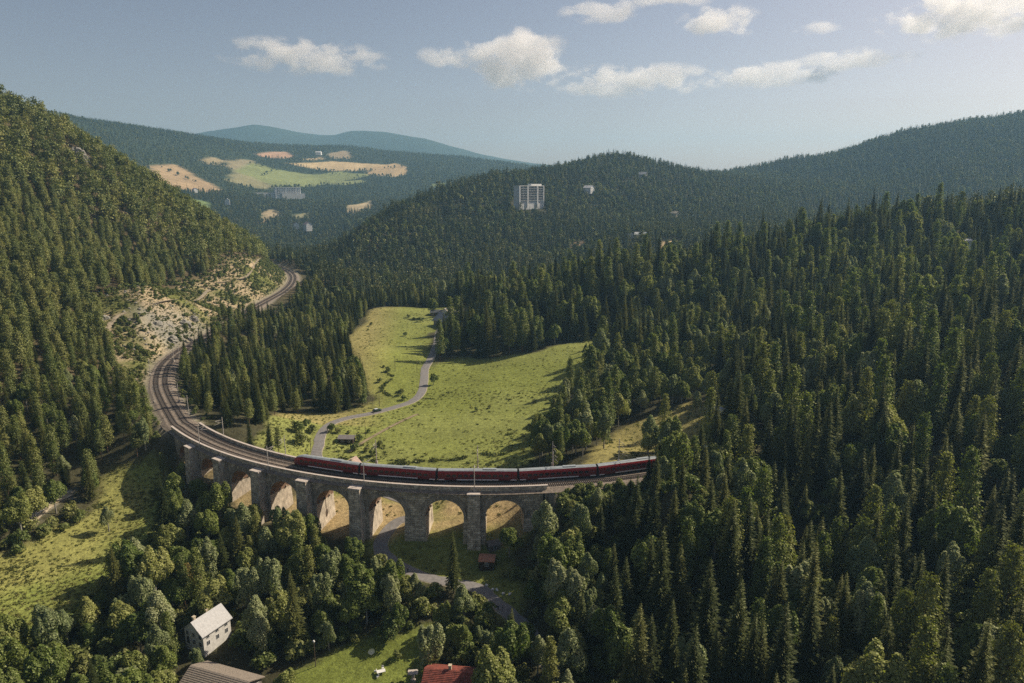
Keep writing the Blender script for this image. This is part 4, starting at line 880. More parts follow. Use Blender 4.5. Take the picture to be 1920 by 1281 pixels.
for k, (px, py, lab) in enumerate(((912.5,1101,'uppermost of the white stones on the grass beside the road'),(923.7,1107,'smallest white stone, second from the top beside the road'),(932,1110.5,'middle white stone of the row beside the road'),(943.4,1115,'fourth white stone down the grass beside the road'),(955.8,1121,'lowest and largest white stone near the forest edge'))):
    x, y, z = on(px, py); me = rock_mesh(k, (.55+.1*(k % 3), .45, .42)); me.materials.append(WSTONE); o = link('white_stone', me); o.location = (x, y, z+.2); o.rotation_euler = (0, 0, k); tag(o, lab, 'stone', 'white stones beside the road')
for k, (px, py, s, lab) in enumerate(((145,292,7,'pale rock outcrop high on the pine slope, upper of two'),(156,303,6,'pale rock outcrop high on the pine slope, lower of two'),(110,238,6,'brownish rock outcrop near the top left skyline'),(196,600,3.5,'white broken rock outcrop beside the hillside path'),(203,340,4,'small pale rock showing between the pines on the upper slope'),
   (345,612,5,'grey limestone crag in the middle of the scree above the railway'),(325,640,4,'low grey crag just above the railway bend'),(362,600,4,'limestone crag at the right end of the scree'),(296,610,3.5,'weathered crag at the left end of the scree'))):
    x, y, z = on(px, py); me = rock_mesh(20+k, (s, s*.7, s*.75), 3, .5); me.materials.append(RKM); o = link('rock_outcrop', me); o.location = (x, y, z-.1*s+(2 if k in (0,1,2,4) else 0)); o.rotation_euler = (.3, .2, k*1.3); tag(o, lab, 'rock', 'rock outcrops'); KEEP.append((x, y, s*1.3))
# car
x, y, z = on(707, 774.5); d, ix = poly_dist(np.array([x]), np.array([y]), ROAD); i = int(ix[0]); c0 = ROAD[i]; tdir = ROAD[i+1]-ROAD[i-1]
e = empty('car', (c0[0]+.3, c0[1]+.9, c0[2]+.06), math.atan2(tdir[1], tdir[0]), 'dark green car with a pale roof on the valley road', 'car'); CARM = solid('car_paint', (.035, .07, .05), .3, .1, 1); CARW = solid('car_pale', (.55, .58, .56), .3, .05, 1)
cp = [(-2.15, .35), (-2.2, .75), (-1.95, .95), (-1.0, 1.02), (1.1, 1.0), (2.0, .85), (2.2, .6), (2.15, .35)]
mb = MB(); k = len(cp); mb.v = [(a, -.88, b) for a, b in cp]+[(a, .88, b) for a, b in cp]; mb.f = [tuple(range(k)), tuple(range(k, 2*k))[::-1]]+[(j, k+j, k+(j+1) % k, (j+1) % k) for j in range(k)]; mb.mi = [0]*len(mb.f); mb.build('body', CARM, e)
gp = [(-1.75, .98), (-1.35, 1.42), (.35, 1.45), (1.15, .99)]; mb = MB(); k = 4; mb.v = [(a, -.8+.1*(b > 1.2), b) for a, b in gp]+[(a, .8-.1*(b > 1.2), b) for a, b in gp]; mb.f = [tuple(range(k)), tuple(range(k, 2*k))[::-1]]+[(j, k+j, k+(j+1) % k, (j+1) % k) for j in range(k)]; mb.mi = [0]*len(mb.f); mb.build('window_glass', PANE, e)
mb = MB(); mb.box(-1.32, .33, -.7, .7, 1.45, 1.5); mb.build('roof', CARW, e)
for a in (-1.35, 1.35):
    for b_ in (-.8, .8): mb = MB(); mb.bar((a, b_-.1, .33), (a, b_+.1, .33), .33, n=14); mb.build('wheel', DRK, e)
for b_ in (-.6, .6): mb = MB(); mb.box(2.12, 2.22, b_-.16, b_+.16, .6, .74); mb.build('headlight', CARW, e)
# people
def person(x, y, z, rz_, label, shirt, trousers, stride=.35):
    V = [(0,0,.93),(0,0,1.15),(0,0,1.42),(0,.01,1.52),(0,.02,1.68), (.17,0,1.42),(.24,-.08*1,1.14),(.25,.10,.90), (-.17,0,1.42),(-.24,.08,1.14),(-.25,-.12,.90),
         (.09,0,.88),(.10,stride*.45,.50),(.10,stride*.5,.08),(.10,stride*.5+.16,.03), (-.09,0,.88),(-.10,-stride*.2,.50),(-.10,-stride*.75,.10),(-.10,-stride*.75+.15,.03)]
    E_ = [(0,1),(1,2),(2,3),(3,4),(2,5),(5,6),(6,7),(2,8),(8,9),(9,10),(0,11),(11,12),(12,13),(13,14),(0,15),(15,16),(16,17),(17,18)]
    Rr = [.14,.13,.16,.06,.105,.07,.05,.04,.07,.05,.04,.09,.06,.045,.04,.09,.06,.045,.04]
    me = bpy.data.meshes.new('person'); me.from_pydata(V, E_, []); o = link('person', me); sv = me.skin_vertices if me.skin_vertices else None
    md = o.modifiers.new('s', 'SKIN')
    for i, r_ in enumerate(Rr): me.skin_vertices[0].data[i].radius = (r_, r_*(.75 if i in (0, 1, 2) else 1))
    me.skin_vertices[0].data[0].use_root = True; su = o.modifiers.new('b', 'SUBSURF'); su.levels = 1; su.render_levels = 1
    dg = bpy.context.evaluated_depsgraph_get(); m2 = bpy.data.meshes.new_from_object(o.evaluated_get(dg)); o.modifiers.clear(); o.data = m2
    m2.materials.clear()
    for c_, nm in ((shirt, 'shirt'), (trousers, 'trousers'), ((.42, .25, .18), 'skin'), ((.05, .035, .025), 'hair')): m2.materials.append(cm(nm, c_))
    for f_ in m2.polygons:
        cz = f_.center.z; f_.material_index = (3 if cz > 1.70 or (cz > 1.6 and f_.center.y < -.02) else 2) if cz > 1.50 else (1 if cz < .95 and abs(f_.center.x) < .2 else (2 if cz < .95 else 0))
    o.location = (x, y, z); o.rotation_euler = (0, 0, rz_); tag(o, label, 'person'); return o
x, y, z = on(934, 1152); zz = z+.12; person(x, y, zz, R(200), 'person in a dark jacket walking on the road, left of a pair', (.03, .03, .04), (.03, .035, .06))
person(x+1.3, y+.5, gz(x+1.3, y+.5)+.12, R(205), 'person in a pale shirt walking on the road, right of a pair', (.45, .42, .4), (.05, .05, .07), .25)
x, y, z = on(765, 1077); person(x, y, z+.12, R(140), 'person in black walking alone on the road below the viaduct', (.02, .02, .025), (.02, .02, .03))
# ------------------------------------------------------------------ trees
TCURVE = TRACK
def scatter(name, label, kinds, P):
    """one object of kind stuff that instances whole trees on points. P: dict(kind -> array x,y,z,scale)"""
    V = []; rot = []; scl = []; vid = []; base = 0; tmpl = []
    for kd in kinds:
        meshes = [t[2] for t in KIND[kd]] if kd in KIND else EXTRA[kd]; A_ = P.get(kd)
        if A_ is None or not len(A_): continue
        k = len(A_); V.append(A_[:, :3]); rot.append(np.c_[rng.normal(0, .03, k), rng.normal(0, .03, k), rng.uniform(0, 6.283, k)])
        s_ = A_[:, 3]; scl.append(np.c_[s_*rng.uniform(.85, 1.15, k), s_*rng.uniform(.85, 1.15, k), s_]); vid.append(base+rng.integers(0, len(meshes), k))
        for m in meshes: o = bpy.data.objects.new(m.name, m); tmpl.append(o)
        base += len(meshes)
    if not V: return
    V = np.concatenate(V); me = bpy.data.meshes.new(name); me.vertices.add(len(V)); me.vertices.foreach_set('co', V.ravel())
    for nm, ty, arr, key in (('rot', 'FLOAT_VECTOR', np.concatenate(rot), 'vector'), ('scl', 'FLOAT_VECTOR', np.concatenate(scl), 'vector'), ('vid', 'INT', np.concatenate(vid).astype(np.int32), 'value')):
        a = me.attributes.new(nm, ty, 'POINT'); a.data.foreach_set(key, arr.ravel())
    o = link(name, me); g = bpy.data.node_groups.new(name+'_nodes', 'GeometryNodeTree')
    g.interface.new_socket('Geometry', in_out='INPUT', socket_type='NodeSocketGeometry'); g.interface.new_socket('Geometry', in_out='OUTPUT', socket_type='NodeSocketGeometry')
    N, L = g.nodes, g.links; gi = N.new('NodeGroupInput'); go = N.new('NodeGroupOutput'); jn = N.new('GeometryNodeJoinGeometry')
    def attr(nm, ty): q = N.new('GeometryNodeInputNamedAttribute'); q.data_type = ty; q.inputs[0].default_value = nm; return q.outputs[0]
    ar, as_, av = attr('rot', 'FLOAT_VECTOR'), attr('scl', 'FLOAT_VECTOR'), attr('vid', 'INT')
    e2r = N.new('FunctionNodeEulerToRotation'); L.new(ar, e2r.inputs[0])
    for i, t in enumerate(tmpl):
        oi = N.new('GeometryNodeObjectInfo'); oi.inputs['Object'].default_value = t; oi.inputs['As Instance'].default_value = True
        cp_ = N.new('FunctionNodeCompare'); cp_.data_type = 'INT'; cp_.operation = 'EQUAL'; L.new(av, cp_.inputs[2]); cp_.inputs[3].default_value = i
        ip = N.new('GeometryNodeInstanceOnPoints'); L.new(gi.outputs[0], ip.inputs['Points']); L.new(cp_.outputs[0], ip.inputs['Selection']); L.new(oi.outputs['Geometry'], ip.inputs['Instance'])
        L.new(e2r.outputs[0], ip.inputs['Rotation']); L.new(as_, ip.inputs['Scale']); L.new(ip.outputs[0], jn.inputs[0])
    L.new(jn.outputs[0], go.inputs[0]); md = o.modifiers.new('scatter', 'NODES'); md.node_group = g
    tag(o, label, kind='stuff'); print('STUFF', name, len(V)); return o
def allowed(x, y, mz=2.0, mt=10.5):
    ok = np.ones(x.shape, bool)
    for k in clear:
        big = k.startswith('far'); s_ = sdist(x, y, ZN[k], 30); ok &= s_ < (-1.0 if not big else -3.0)
    d, ix = poly_dist(x, y, TRACK[::3]); ok &= (d > mt) | ((x > 62) & (d > 6.6)); ok &= ~((y > 520) & (y < 775) & (d < 24))
    d, _ = poly_dist(x, y, ROAD[::4]); ok &= d > np.where(y < 172, 3.4, 5.0)
    for kx, ky, kr in KEEP:
        ok &= np.hypot(x-kx, y-ky) > kr; dk = math.hypot(kx, ky)
        if dk > 700: ok &= ~((np.abs(x*ky-y*kx)/dk < kr) & ((x*kx+y*ky)/dk < dk) & ((x*kx+y*ky)/dk > dk-kr-(5 if dk < 1500 else 34)))
    r_ = np.hypot(x-XC, y-YC); a_ = np.degrees(np.arctan2(x-XC, YC-y)); onv = (a_ > -50) & (a_ < 8) & (y < 300)
    ok &= ~(onv & (r_ > RI-9) & (r_ < RO+np.where(a_ < -15, 5.5, 9))); ok &= ~((a_ > -34) & (a_ < 9) & (y < 300) & (r_ > RI-52) & (r_ < RI)); ok &= ~((a_ > 8.9) & (a_ < 22) & (r_ > RI-13) & (r_ < RI)); return ok
_tx, _ty = TRACK[:, 0], TRACK[:, 1]
def region(x, y, z):
    d, ix = poly_dist(x, y, TRACK[::2]); i = np.clip(ix.astype(int)*2, 0, nT-2); t = TRACK[np.clip(i+1, 0, nT-1)]-TRACK[i]
    side = t[:, 0]*(y-TRACK[i][:, 1])-t[:, 1]*(x-TRACK[i][:, 0])       # sign: which side of the line
    inner = side < 0
    px, py, dep = proj(x, y, z); dist = np.hypot(x, y); r_ = np.full(x.shape, 'right', object)
    r_[(y < 300) & (x < 25) & (~inner)] = 'valley'
    lh = (~inner) & (x < -120) & (y > 235) & (y < 1000); r_[lh] = 'pines'; r_[(x < -165) & (y <= 235)] = 'leftlow'; r_[(x < -215) & (y <= 260)] = 'pines'
    lm = (~inner) & (x < -120) & (y > 235) & (y < 345) & (x > -225-0*(y)); r_[lm] = 'leftlow'
    r_[inner & (x < -60) & (y < 760) & (x > -260)] = 'spur'
    cl_ = (px > 980) & (px < 1340) & (py > 690) & (py < 900) & (y > 228) & (y < 385); r_[cl_ & (x > 5)] = 'cluster'
    r_[(dist > 600) & (y > 590) & (x > -160)] = 'hill'; r_[(dist > 560) & (x > 60) & (y > 560)] = 'hill'; r_[(dist > 760) & (r_ != 'pines')] = 'hill'; r_[(dist > 1000)] = 'hill'; r_[dist > 2350] = 'far'
    return r_
MIX = {'right': (('spruce', .43), ('larch', .17), ('broadleaf', .34), ('pine', .06)), 'valley': (('broadleaf', .87), ('spruce', .04), ('larch', .05), ('bush', .04)),
 'pines': (('pine', .93), ('spruce', .07)), 'leftlow': (('pine', .40), ('spruce', .26), ('larch', .16), ('broadleaf', .18)), 'spur': (('spruce', .62), ('pine', .22), ('larch', .10), ('broadleaf', .06)),
 'cluster': (('broadleaf', .72), ('pine', .18), ('larch', .10)), 'hill': (('mid_conifer', .60), ('far_pine', .14), ('far_broad', .26)), 'far': (('far_conifer', .66), ('far_broad', .34))}
MID = {'spruce': 'mid_conifer', 'pine': 'far_pine', 'larch': 'far_pine', 'broadleaf': 'far_broad', 'bush': 'far_broad'}
LIMX = [300, 360, 420, 470, 560, 592, 700, 790, 850, 885, 930, 965, 1000, 1012, 1100, 1190, 1215, 1250, 1300, 1330, 1350, 1365, 1400]; LIMY = [835, 862, 905, 900, 905, 985, 1000, 1075, 1120, 1160, 1175, 1135, 1010, 925, 912, 875, 842, 834, 828, 806, 806, 788, 720]
TREES = {}   # kind -> list of rows x,y,z,s,region
def sow(x0, x1, y0, y1, step, seed, cond, thin=1.0):
    x, y = candidates(x0, x1, y0, y1, step, seed); k = cond(x, y); x, y = x[k], y[k]; z = samp(ZZ, x, y)
    k = in_view(x, y, z); x, y, z = x[k], y[k], z[k]; k = allowed(x, y); x, y, z = x[k], y[k], z[k]; k = sight(x, y, z+22); x, y, z = x[k], y[k], z[k]
    rg = np.random.default_rng(seed+100); reg_ = region(x, y, z); u = rg.random(len(x)); patch = fbm(x, y, 55, 77, 2)*1.1; u2 = np.clip(u+patch*np.where(np.hypot(x, y) > 640, 1.1, .55), 0, .9999); keep = rg.random(len(x))
    for rn in set(reg_):
        m_ = reg_ == rn; acc = 0
        for kd, pr in MIX[rn]:
            s_ = m_ & (u2 >= acc) & (u2 < acc+pr+1e-9); acc += pr
            if kd == 'broadleaf': s_ &= keep < {'valley': .74, 'cluster': .62}.get(rn, .50)
            if rn == 'right': s_ &= keep < .66
            if kd == 'far_broad' and rn == 'hill': s_ &= keep < .8
            if not s_.any(): continue
            sc = rg.uniform(.60, 1.18, s_.sum())*{'valley': .96, 'cluster': .98, 'pines': 1.0, 'spur': .80, 'leftlow': .78, 'hill': .92, 'far': .9}.get(rn, 1.28)
            X_, Y_, Z_ = x[s_], y[s_], z[s_]; hk = {'spruce': 24.5, 'larch': 23.5, 'pine': 21, 'broadleaf': 17.5, 'bush': 4}.get(kd, 20)
            qx, _a, _b = proj(X_, Y_, Z_+10); lim = np.interp(qx, LIMX, LIMY); v_ = (lim-640.5)/FPX; zt = HC-Y_*(ST+v_*CT)/(CT-v_*ST); mx = (zt-Z_)/hk
            near_ = (Y_ < 261) & (qx > 300) & (qx < 1400) & (np.hypot(X_-XC, Y_-YC) > RO-2); _p, base_y, _d = proj(X_, Y_, Z_); ok_ = (~near_ | (mx > .34)) & ~((qx > 585) & (qx < 800) & (base_y > 1225)); sc = np.where(near_, np.minimum(sc, mx*rg.uniform(.8, 1.0, len(sc))), sc)
            idx_ = np.where(s_)[0][ok_]; s_ = np.zeros(len(x), bool); s_[idx_] = True; sc = sc[ok_]
            if not len(sc): continue
            far_ = np.hypot(x[s_], y[s_]) > 640; rows = np.c_[x[s_], y[s_], z[s_]-.3, sc]
            kk = kd
            if kd in MID: TREES.setdefault(('slope_pine' if rn == 'pines' else MID[kd], 'hill'), []).append(rows[far_]); rows = rows[~far_]
            TREES.setdefault((kk, rn), []).append(rows)
dd = lambda x, y: np.hypot(x, y)
sow(-420, 420, 100, 760, 5.9, 1, lambda x, y: (dd(x, y) < 640) & (y > 100))
sow(-900, 1300, 380, 2100, 6.8, 2, lambda x, y: (dd(x, y) >= 640) & (dd(x, y) < 1300))
sow(-1300, 1800, 900, 2500, 8.2, 3, lambda x, y: (dd(x, y) >= 1300) & (dd(x, y) < 2350))
sow(-3400, 1500, 1500, 4600, 12.5, 4, lambda x, y: (dd(x, y) >= 2350) & (dd(x, y) < 4300))
TREES = {k: np.concatenate(v) for k, v in TREES.items() if sum(map(len, v))}
# trees that stand out in the photograph: base pixel, kind, height factor, label
HERO = [('broadleaf',1012,868,0.85,'leafy tree at the left end of the clump behind the train'),('broadleaf',1052,866,0.80,'second leafy tree from the left in the clump behind the train'),('broadleaf',1092,858,1.00,'large leafy tree in the middle of the clump behind the train'),('broadleaf',1132,842,1.05,'large leafy tree at the right front of the clump behind the train'),('broadleaf',1040,820,1.10,'dark leafy tree at the back left of the clump behind the train'),('broadleaf',1085,806,1.15,'tall leafy tree at the back of the clump behind the train'),('broadleaf',1128,790,1.10,'pale leafy tree at the back of the clump behind the train'),('broadleaf',1168,776,1.05,'leafy tree at the upper right of the clump behind the train'),('broadleaf',1205,768,0.95,'leafy tree at the top edge of the small clearing'),('broadleaf',372,1268,.55,'small leafy tree in front of the white house gable'),('broadleaf',985,1228,.7,'leafy tree overhanging the road at the bottom, uppermost of three'),('broadleaf',1008,1275,.75,'leafy tree overhanging the road at the bottom, right of the pointed spruce'),('broadleaf',940,1262,.6,'leafy tree left of the road at the bottom edge'),('larch',1030,1330,.8,'larch overhanging the road at the bottom edge'),('spruce',1222,925,.62,'spruce hiding the point where the train disappears, left of two'),('spruce',1262,898,.72,'spruce hiding the point where the train disappears, right of two'),('broadleaf',1238,932,.6,'leafy tree between the two spruces at the end of the train'),('broadleaf',205,1000,.62,'lone round tree standing in the lower left meadow'),('broadleaf',172,930,.7,'leafy tree at the top edge of the lower left meadow'),
 ('spruce',851,1118,1.0,'tall dark spruce standing alone below the viaduct arches'),('broadleaf',955,1052,.95,'slender light tree in front of the right hand arch'),
 ('larch',1032,1100,.62,'golden green larch at the right end of the viaduct, leftmost of a pair'),('larch',1083,1098,.68,'golden green larch at the right end of the viaduct, rightmost of a pair'),
 ('broadleaf',870,1185,.85,'broad leafy tree covering the bend of the road'),('broadleaf',748,1190,.66,'round dense tree left of the road bend'),('broadleaf',812,596,.9,'tall bright tree beside the farm outbuilding'),
 ('larch',1245,808,.9,'light slim tree casting a long shadow on the cleared slope'),('broadleaf',1305,780,.75,'brownish slim tree beside the beige house'),('broadleaf',813,722,.55,'round bush like tree over the road in the meadow'),
 ('pine',385,880,.42,'young tree climbing against the first viaduct pier'),('broadleaf',345,905,.62,'leafy tree hiding the left end of the viaduct'),('spruce',960,1255,.8,'pointed spruce beside the garden of the red roofed house')]
nh = 0
def put_tree(kind, v, x, y, z, s, rz_, label, group, cat='tree', name=None):
    tr, cr, _ = KIND[kind][v]; e = empty((name or kind+'_tree'), (x, y, z), rz_, label, cat, group); e.scale = (s, s, s); link('trunk', tr, e); link('crown', cr, e); return e
for kd, px, py, s, lab in HERO:
    p = hit(px, py); put_tree(kd, nh % len(KIND[kd]), p[0], p[1], gz(p[0], p[1])-.2, s, nh*1.7, lab, None); nh += 1
for q_, (a_, kd, s_, dr_, lab) in enumerate(((18.9,'spruce',.60,5,'first spruce screening the tail of the train, nearest the viaduct'),(20.3,'broadleaf',.86,7,'leafy tree between the first and second spruce screening the train'),(21.6,'spruce',.66,4.5,'second spruce screening the tail of the train'),(22.9,'larch',.62,6.5,'larch in the row screening the tail of the train'),
   (24.2,'spruce',.64,4.5,'third spruce screening the tail of the train'),(25.6,'broadleaf',.9,7,'leafy tree below the beige house beside the hidden track'),(27.0,'spruce',.66,5,'fourth spruce screening the hidden track'),(28.6,'pine',.7,5,'pine at the end of the row beside the hidden track'),(30.2,'spruce',.7,5,'last spruce of the row beside the hidden track'))):
    x_, y_, _z = pol(a_, RO+dr_, 0); put_tree(kd, q_ % 3, x_, y_, gz(x_, y_)-.3, s_*1.5, q_*1.3, lab, None)
p = hit(358, 1125); tr, cr, _ = KIND['broadleaf'][0]; e = empty('broadleaf_tree', (p[0], p[1], gz(p[0], p[1])), 0, 'autumn tinted rust and olive tree behind the white house', 'tree'); e.scale = (.8,)*3; link('trunk', tr, e)
c2 = cr.copy(); c2.materials.clear(); c2.materials.append(BARK); c2.materials[0] = L_RUS; c2.polygons.foreach_set('material_index', [0]*len(c2.polygons)); link('crown', c2, e)
p = hit(1706, 455); e = empty('broadleaf_tree', (p[0], p[1], gz(p[0], p[1])), 0, 'bright yellow green round tree on the right ridge', 'tree'); e.scale = (1.5, 1.5, 1.3); tr, cr, _ = KIND['broadleaf'][1]; link('trunk', tr, e)
c3 = cr.copy(); c3.materials.clear(); c3.materials.append(leaf_mat('lime_leaves', [(.20,.21,.06)]*3, .35)); c3.polygons.foreach_set('material_index', [0]*len(c3.polygons)); link('crown', c3, e)
rest = {}
def where_phrase(rn, px, py):
    if rn == 'right':
        if py > 1050: return 'at the bottom beside the road wood' if px < 1130 else ('along the bottom edge, mid right' if px < 1500 else 'in the bottom right corner')
        if py > 880: return 'just below the railway right of the viaduct' if px < 1250 else ('on the slope well below the beige house' if px < 1600 else 'low down by the right edge')
        if py > 700: return 'close round the beige house' if px < 1450 else ('on the slope right of the beige house' if px < 1700 else 'at mid height by the right edge')
        return 'at the forest edge above the meadow' if px < 1200 else ('on the slope above the beige house' if px < 1550 else 'on the upper right ridge')
    if rn == 'valley':
        if py > 1100: return 'in the bottom left corner' if px < 200 else ('around the white house' if px < 460 else ('between the white house and the garden lawn' if px < 680 else ('around the garden lawn' if px < 860 else 'by the road near the bottom')))
        if py > 980: return 'beside the lower left meadow' if px < 300 else ('in the wood behind the white house' if px < 480 else ('in front of the middle arches' if px < 700 else 'by the road below the right arches'))
        return 'at the upper end of the lower left meadow' if px < 300 else ('against the left arches' if px < 520 else 'against the middle piers')
    if rn == 'pines': return ('low on' if py > 600 else 'half way up' if py > 400 else 'high on')+' the steep left hillside'+(' near the left edge' if px < 160 else ' near the cleared slope' if px > 300 else '')
    if rn == 'leftlow': return 'at the foot of the left hillside '+('by the left edge' if px < 110 else 'above the forest path' if px < 220 else 'beside the railway bend')
    if rn == 'spur': return 'in the wood inside the railway bend, '+('beside the track' if px < 440 else 'on the meadow side' if px > 580 else 'in its middle')
    if rn == 'cluster': return 'in the leafy group behind the train, '+('beside the meadow' if px < 1110 else 'near the small clearing')
    return 'in the forest'
KN = {'spruce': 'dark spruce', 'pine': 'olive pine', 'larch': 'light green larch', 'broadleaf': 'leafy tree', 'bush': 'bush'}
for kind in ('spruce', 'pine', 'larch', 'broadleaf', 'bush'):
    rows = [(r_, rn) for (kd, rn), A_ in TREES.items() if kd == kind for r_ in A_]
    if not rows: continue
    A_ = np.array([r_ for r_, _ in rows]); px, py, dep = proj(A_[:, 0], A_[:, 1], A_[:, 2]+12*A_[:, 3]); vis = (px > -10) & (px < 1930) & (py < 1300) & (py > 0)
    key = np.where(vis, dep/A_[:, 3], 1e9); order = np.argsort(key); lim = {'spruce': 285, 'pine': 285, 'larch': 280, 'broadleaf': 280, 'bush': 60}[kind]; pick = [i for i in order[:lim] if key[i] < 1e8]; ps = set(pick)
    for i in pick:
        x, y, z, s = A_[i]; rn = rows[i][1]; qx, qy, _q = proj(x, y, z+12*s); lb = ('short ' if s < {'spruce': .95, 'larch': .95}.get(kind, .85) else 'tall ' if s > 1.05 else '')+KN[kind]+' '+where_phrase(rn, qx, qy); put_tree(kind, int(rng.integers(len(KIND[kind]))), x, y, z, s, rng.uniform(0, 6.28), lb, lb+' group', 'bush' if kind == 'bush' else 'tree', 'bush' if kind == 'bush' else None)
    rest[kind] = np.array([A_[i] for i in range(len(A_)) if i not in ps]).reshape(-1, 4); print(kind, len(A_), 'single', len(pick))
EXTRA = {}
scatter('spruce_forest', 'mass of further spruces covering the near slopes', ['spruce'], rest); scatter('pine_forest', 'mass of further pines covering the left hillside', ['pine'], rest)
scatter('larch_forest', 'further larches scattered through the near forest', ['larch'], rest); scatter('broadleaf_forest', 'further leafy trees scattered through the near forest', ['broadleaf', 'bush'], rest)
for rn, nm, lab in (('hill', 'hill_forest', 'mixed forest covering the middle hills'), ('far', 'distant_forest', 'hazy forest covering the far ridges')):
    P_ = {}
    for (kd, r2), A_ in TREES.items():
        if r2 == rn and kd in ('slope_pine', 'mid_conifer', 'far_pine', 'far_broad', 'far_conifer'): P_.setdefault(kd, []).append(A_)
    P_ = {k: np.concatenate(v) for k, v in P_.items()}; scatter(nm, lab, list(P_), P_)
# hedges and bushes of the far fields
def line_pts(L_, step, jit_):
    P_ = resample([tuple(hit(*p)[:2]) for p in L_], step); P_ = P_+rng.normal(0, jit_, P_.shape); return P_
hd = []
for L_ in ([(690,322),(735,316),(770,312)], [(600,322),(660,324),(700,323)], [(540,302),(600,304),(640,302),(705,306)], [(470,312),(520,314),(560,304)], [(490,330),(520,320)], [(500,410),(530,404)], [(300,312),(330,330),(380,345)], [(560,298),(600,300),(640,300)], [(700,330),(640,330),(600,323)]):
    hd.append(line_pts(L_, 14, 7))
hd = np.concatenate(hd); k = rng.random(len(hd)) < .75; hd = hd[k]; scatter('far_hedges', 'hedgerows and single trees between the distant fields', ['far_broad', 'far_conifer'], {'far_broad': np.c_[hd, samp(ZZ, hd[:, 0], hd[:, 1])-.5, rng.uniform(.4, .95, len(hd))]})
# bushes that can be counted in the meadows
BP = [(760,630,1.0,'round bush alone in the upper meadow'),(690,812,.9,'bush left of the valley garden shed'),(622,812,1.1,'bush at the inside of the road bend'),(634,812,.9,'second bush at the inside of the road bend'),(655,815,.8,'small bush behind the garden shed'),
 (674,830,.9,'bush right of the garden shed'),(665,845,1.2,'dark bush beside the tiled cottage'),(686,848,1.2,'bush right of the tiled cottage'),(712,838,.8,'bush below the wooden pole near the cottage'),(700,858,1.1,'bush behind the train right of the cottage'),
 (720,690,.8,'bush on the dry brook slope, uppermost'),(728,700,.9,'bush on the dry brook slope beside the pole'),(712,718,.9,'bush on the brook bank, left one'),(722,727,.7,'small bush on the brook bank'),(752,742,1.0,'bush beside the road before the meadow bend'),(757,750,.9,'lower bush beside the road before the meadow bend'),
 (1034,757,1.2,'dark bush at the right edge of the meadow'),(893,773,.6,'low bush in the middle of the meadow'),(918,766,.6,'low bush right of the one in mid meadow'),(690,620,.8,'bush on the upper left of the meadow'),(696,612,.8,'bush at the forest edge of the upper meadow'),
 (766,596,1.0,'bush row near the farm, left one'),(776,600,1.1,'bush row near the farm, middle one'),(788,604,1.0,'bush row near the farm, right one'),(85,1012,1.3,'bush beside the forest path, left one'),(120,1000,1.5,'bush beside the forest path, middle one'),(150,985,1.3,'bush beside the forest path, right one'),(35,1042,1.2,'bush at the left edge of the lower meadow'),
 (728,1252,.4,'tiny shrub on the garden lawn'),(745,1238,.7,'shrub at the shaded end of the garden lawn'),(967,1085,1.2,'bush right of the white stones'),(945,1085,1.2,'bush beside the shed with the orange roof'),(680,760,1.5,'large bright bush at the corner of the spruces'),(560,810,1.7,'large bush on the bank left of the road'),(575,800,1.6,'large bush left of the road bend'),(566,835,1.7,'bright bush behind the far parapet'),(585,815,1.3,'bush close to the road bend')]
for k, (px, py, s, lab) in enumerate(BP):
    p = hit(px, py); put_tree('bush', k % 3, p[0], p[1], gz(p[0], p[1])-.1, s, k*1.1, lab, None, 'bush', 'bush')
# undergrowth on the cleared hillside, tufts in the meadows
def inzone(k, step, seed, m_=-1):
    P_ = ZN[k]; x, y = candidates(P_[:, 0].min()-6, P_[:, 0].max()+6, P_[:, 1].min()-6, P_[:, 1].max()+6, step, seed); q = sdist(x, y, P_) > m_; return x[q], y[q]
x, y = inzone('rock', 2.3, 61, -6); d, _ = poly_dist(x, y, TRACK[::3]); dp, _ = poly_dist(x, y, hp[::3]); n_ = fbm(x, y, 16, 88, 3)+.5; q = (d > 8.5) & (dp > 2.2) & (rng.random(len(x)) < np.clip((n_-.28)*2.6, .12, .9)*np.where(np.hypot((x-ROCKPX[0])/22, (y-ROCKPX[1])/36) < 1, .3, 1)); x, y = x[q], y[q]
scatter('undergrowth', 'low shrubs and weeds on the cleared slope above the railway', ['bush'], {'bush': np.c_[x, y, samp(ZZ, x, y)-.15, rng.uniform(.25, 1.0, len(x))]})
x, y = inzone('rock', 2.0, 62, -4); n_ = np.exp(-((x-ROCKPX[0])/26)**2-((y-ROCKPX[1])/44)**2); d, _ = poly_dist(x, y, TRACK[::3]); q = (d > 8) & (rng.random(len(x)) < .02+.24*n_); x, y = x[q], y[q]
rks = []
for k in range(4): me = rock_mesh(60+k, (1, .8, .7), 1, .8); me.materials.append(RKM); rks.append(me)
EXTRA['rock'] = rks; scatter('scree', 'broken pale limestone scree above the railway bend', ['rock'], {'rock': np.c_[x, y, samp(ZZ, x, y), rng.uniform(.25, 1.3, len(x))**1.3]})
def tuft(seed, col_):
    rg = np.random.default_rng(seed); T = Tri(); P_ = rg.normal(0, .42, (26, 3))*np.array([1, 1, .25])+np.array([0, 0, .22]); T.add(leaves(P_, rg.normal(0, 1, (26, 3))+np.array([0, 0, .8]), np.full(26, .34), rg, 1.1)); return T.mesh('tuft', [col_])
L_GRS = leaf_mat('meadow_grass', [(.115,.125,.034), (.15,.15,.045), (.215,.19,.075)], .35, scale=.05); L_GRD = leaf_mat('weeds', [(.05,.065,.02), (.075,.085,.025), (.10,.10,.03)], .3, scale=.1)
EXTRA['tuft'] = [tuft(k, L_GRS) for k in range(3)]; EXTRA['weed'] = [tuft(k+5, L_GRD) for k in range(2)]
gp_ = []; wp_ = []
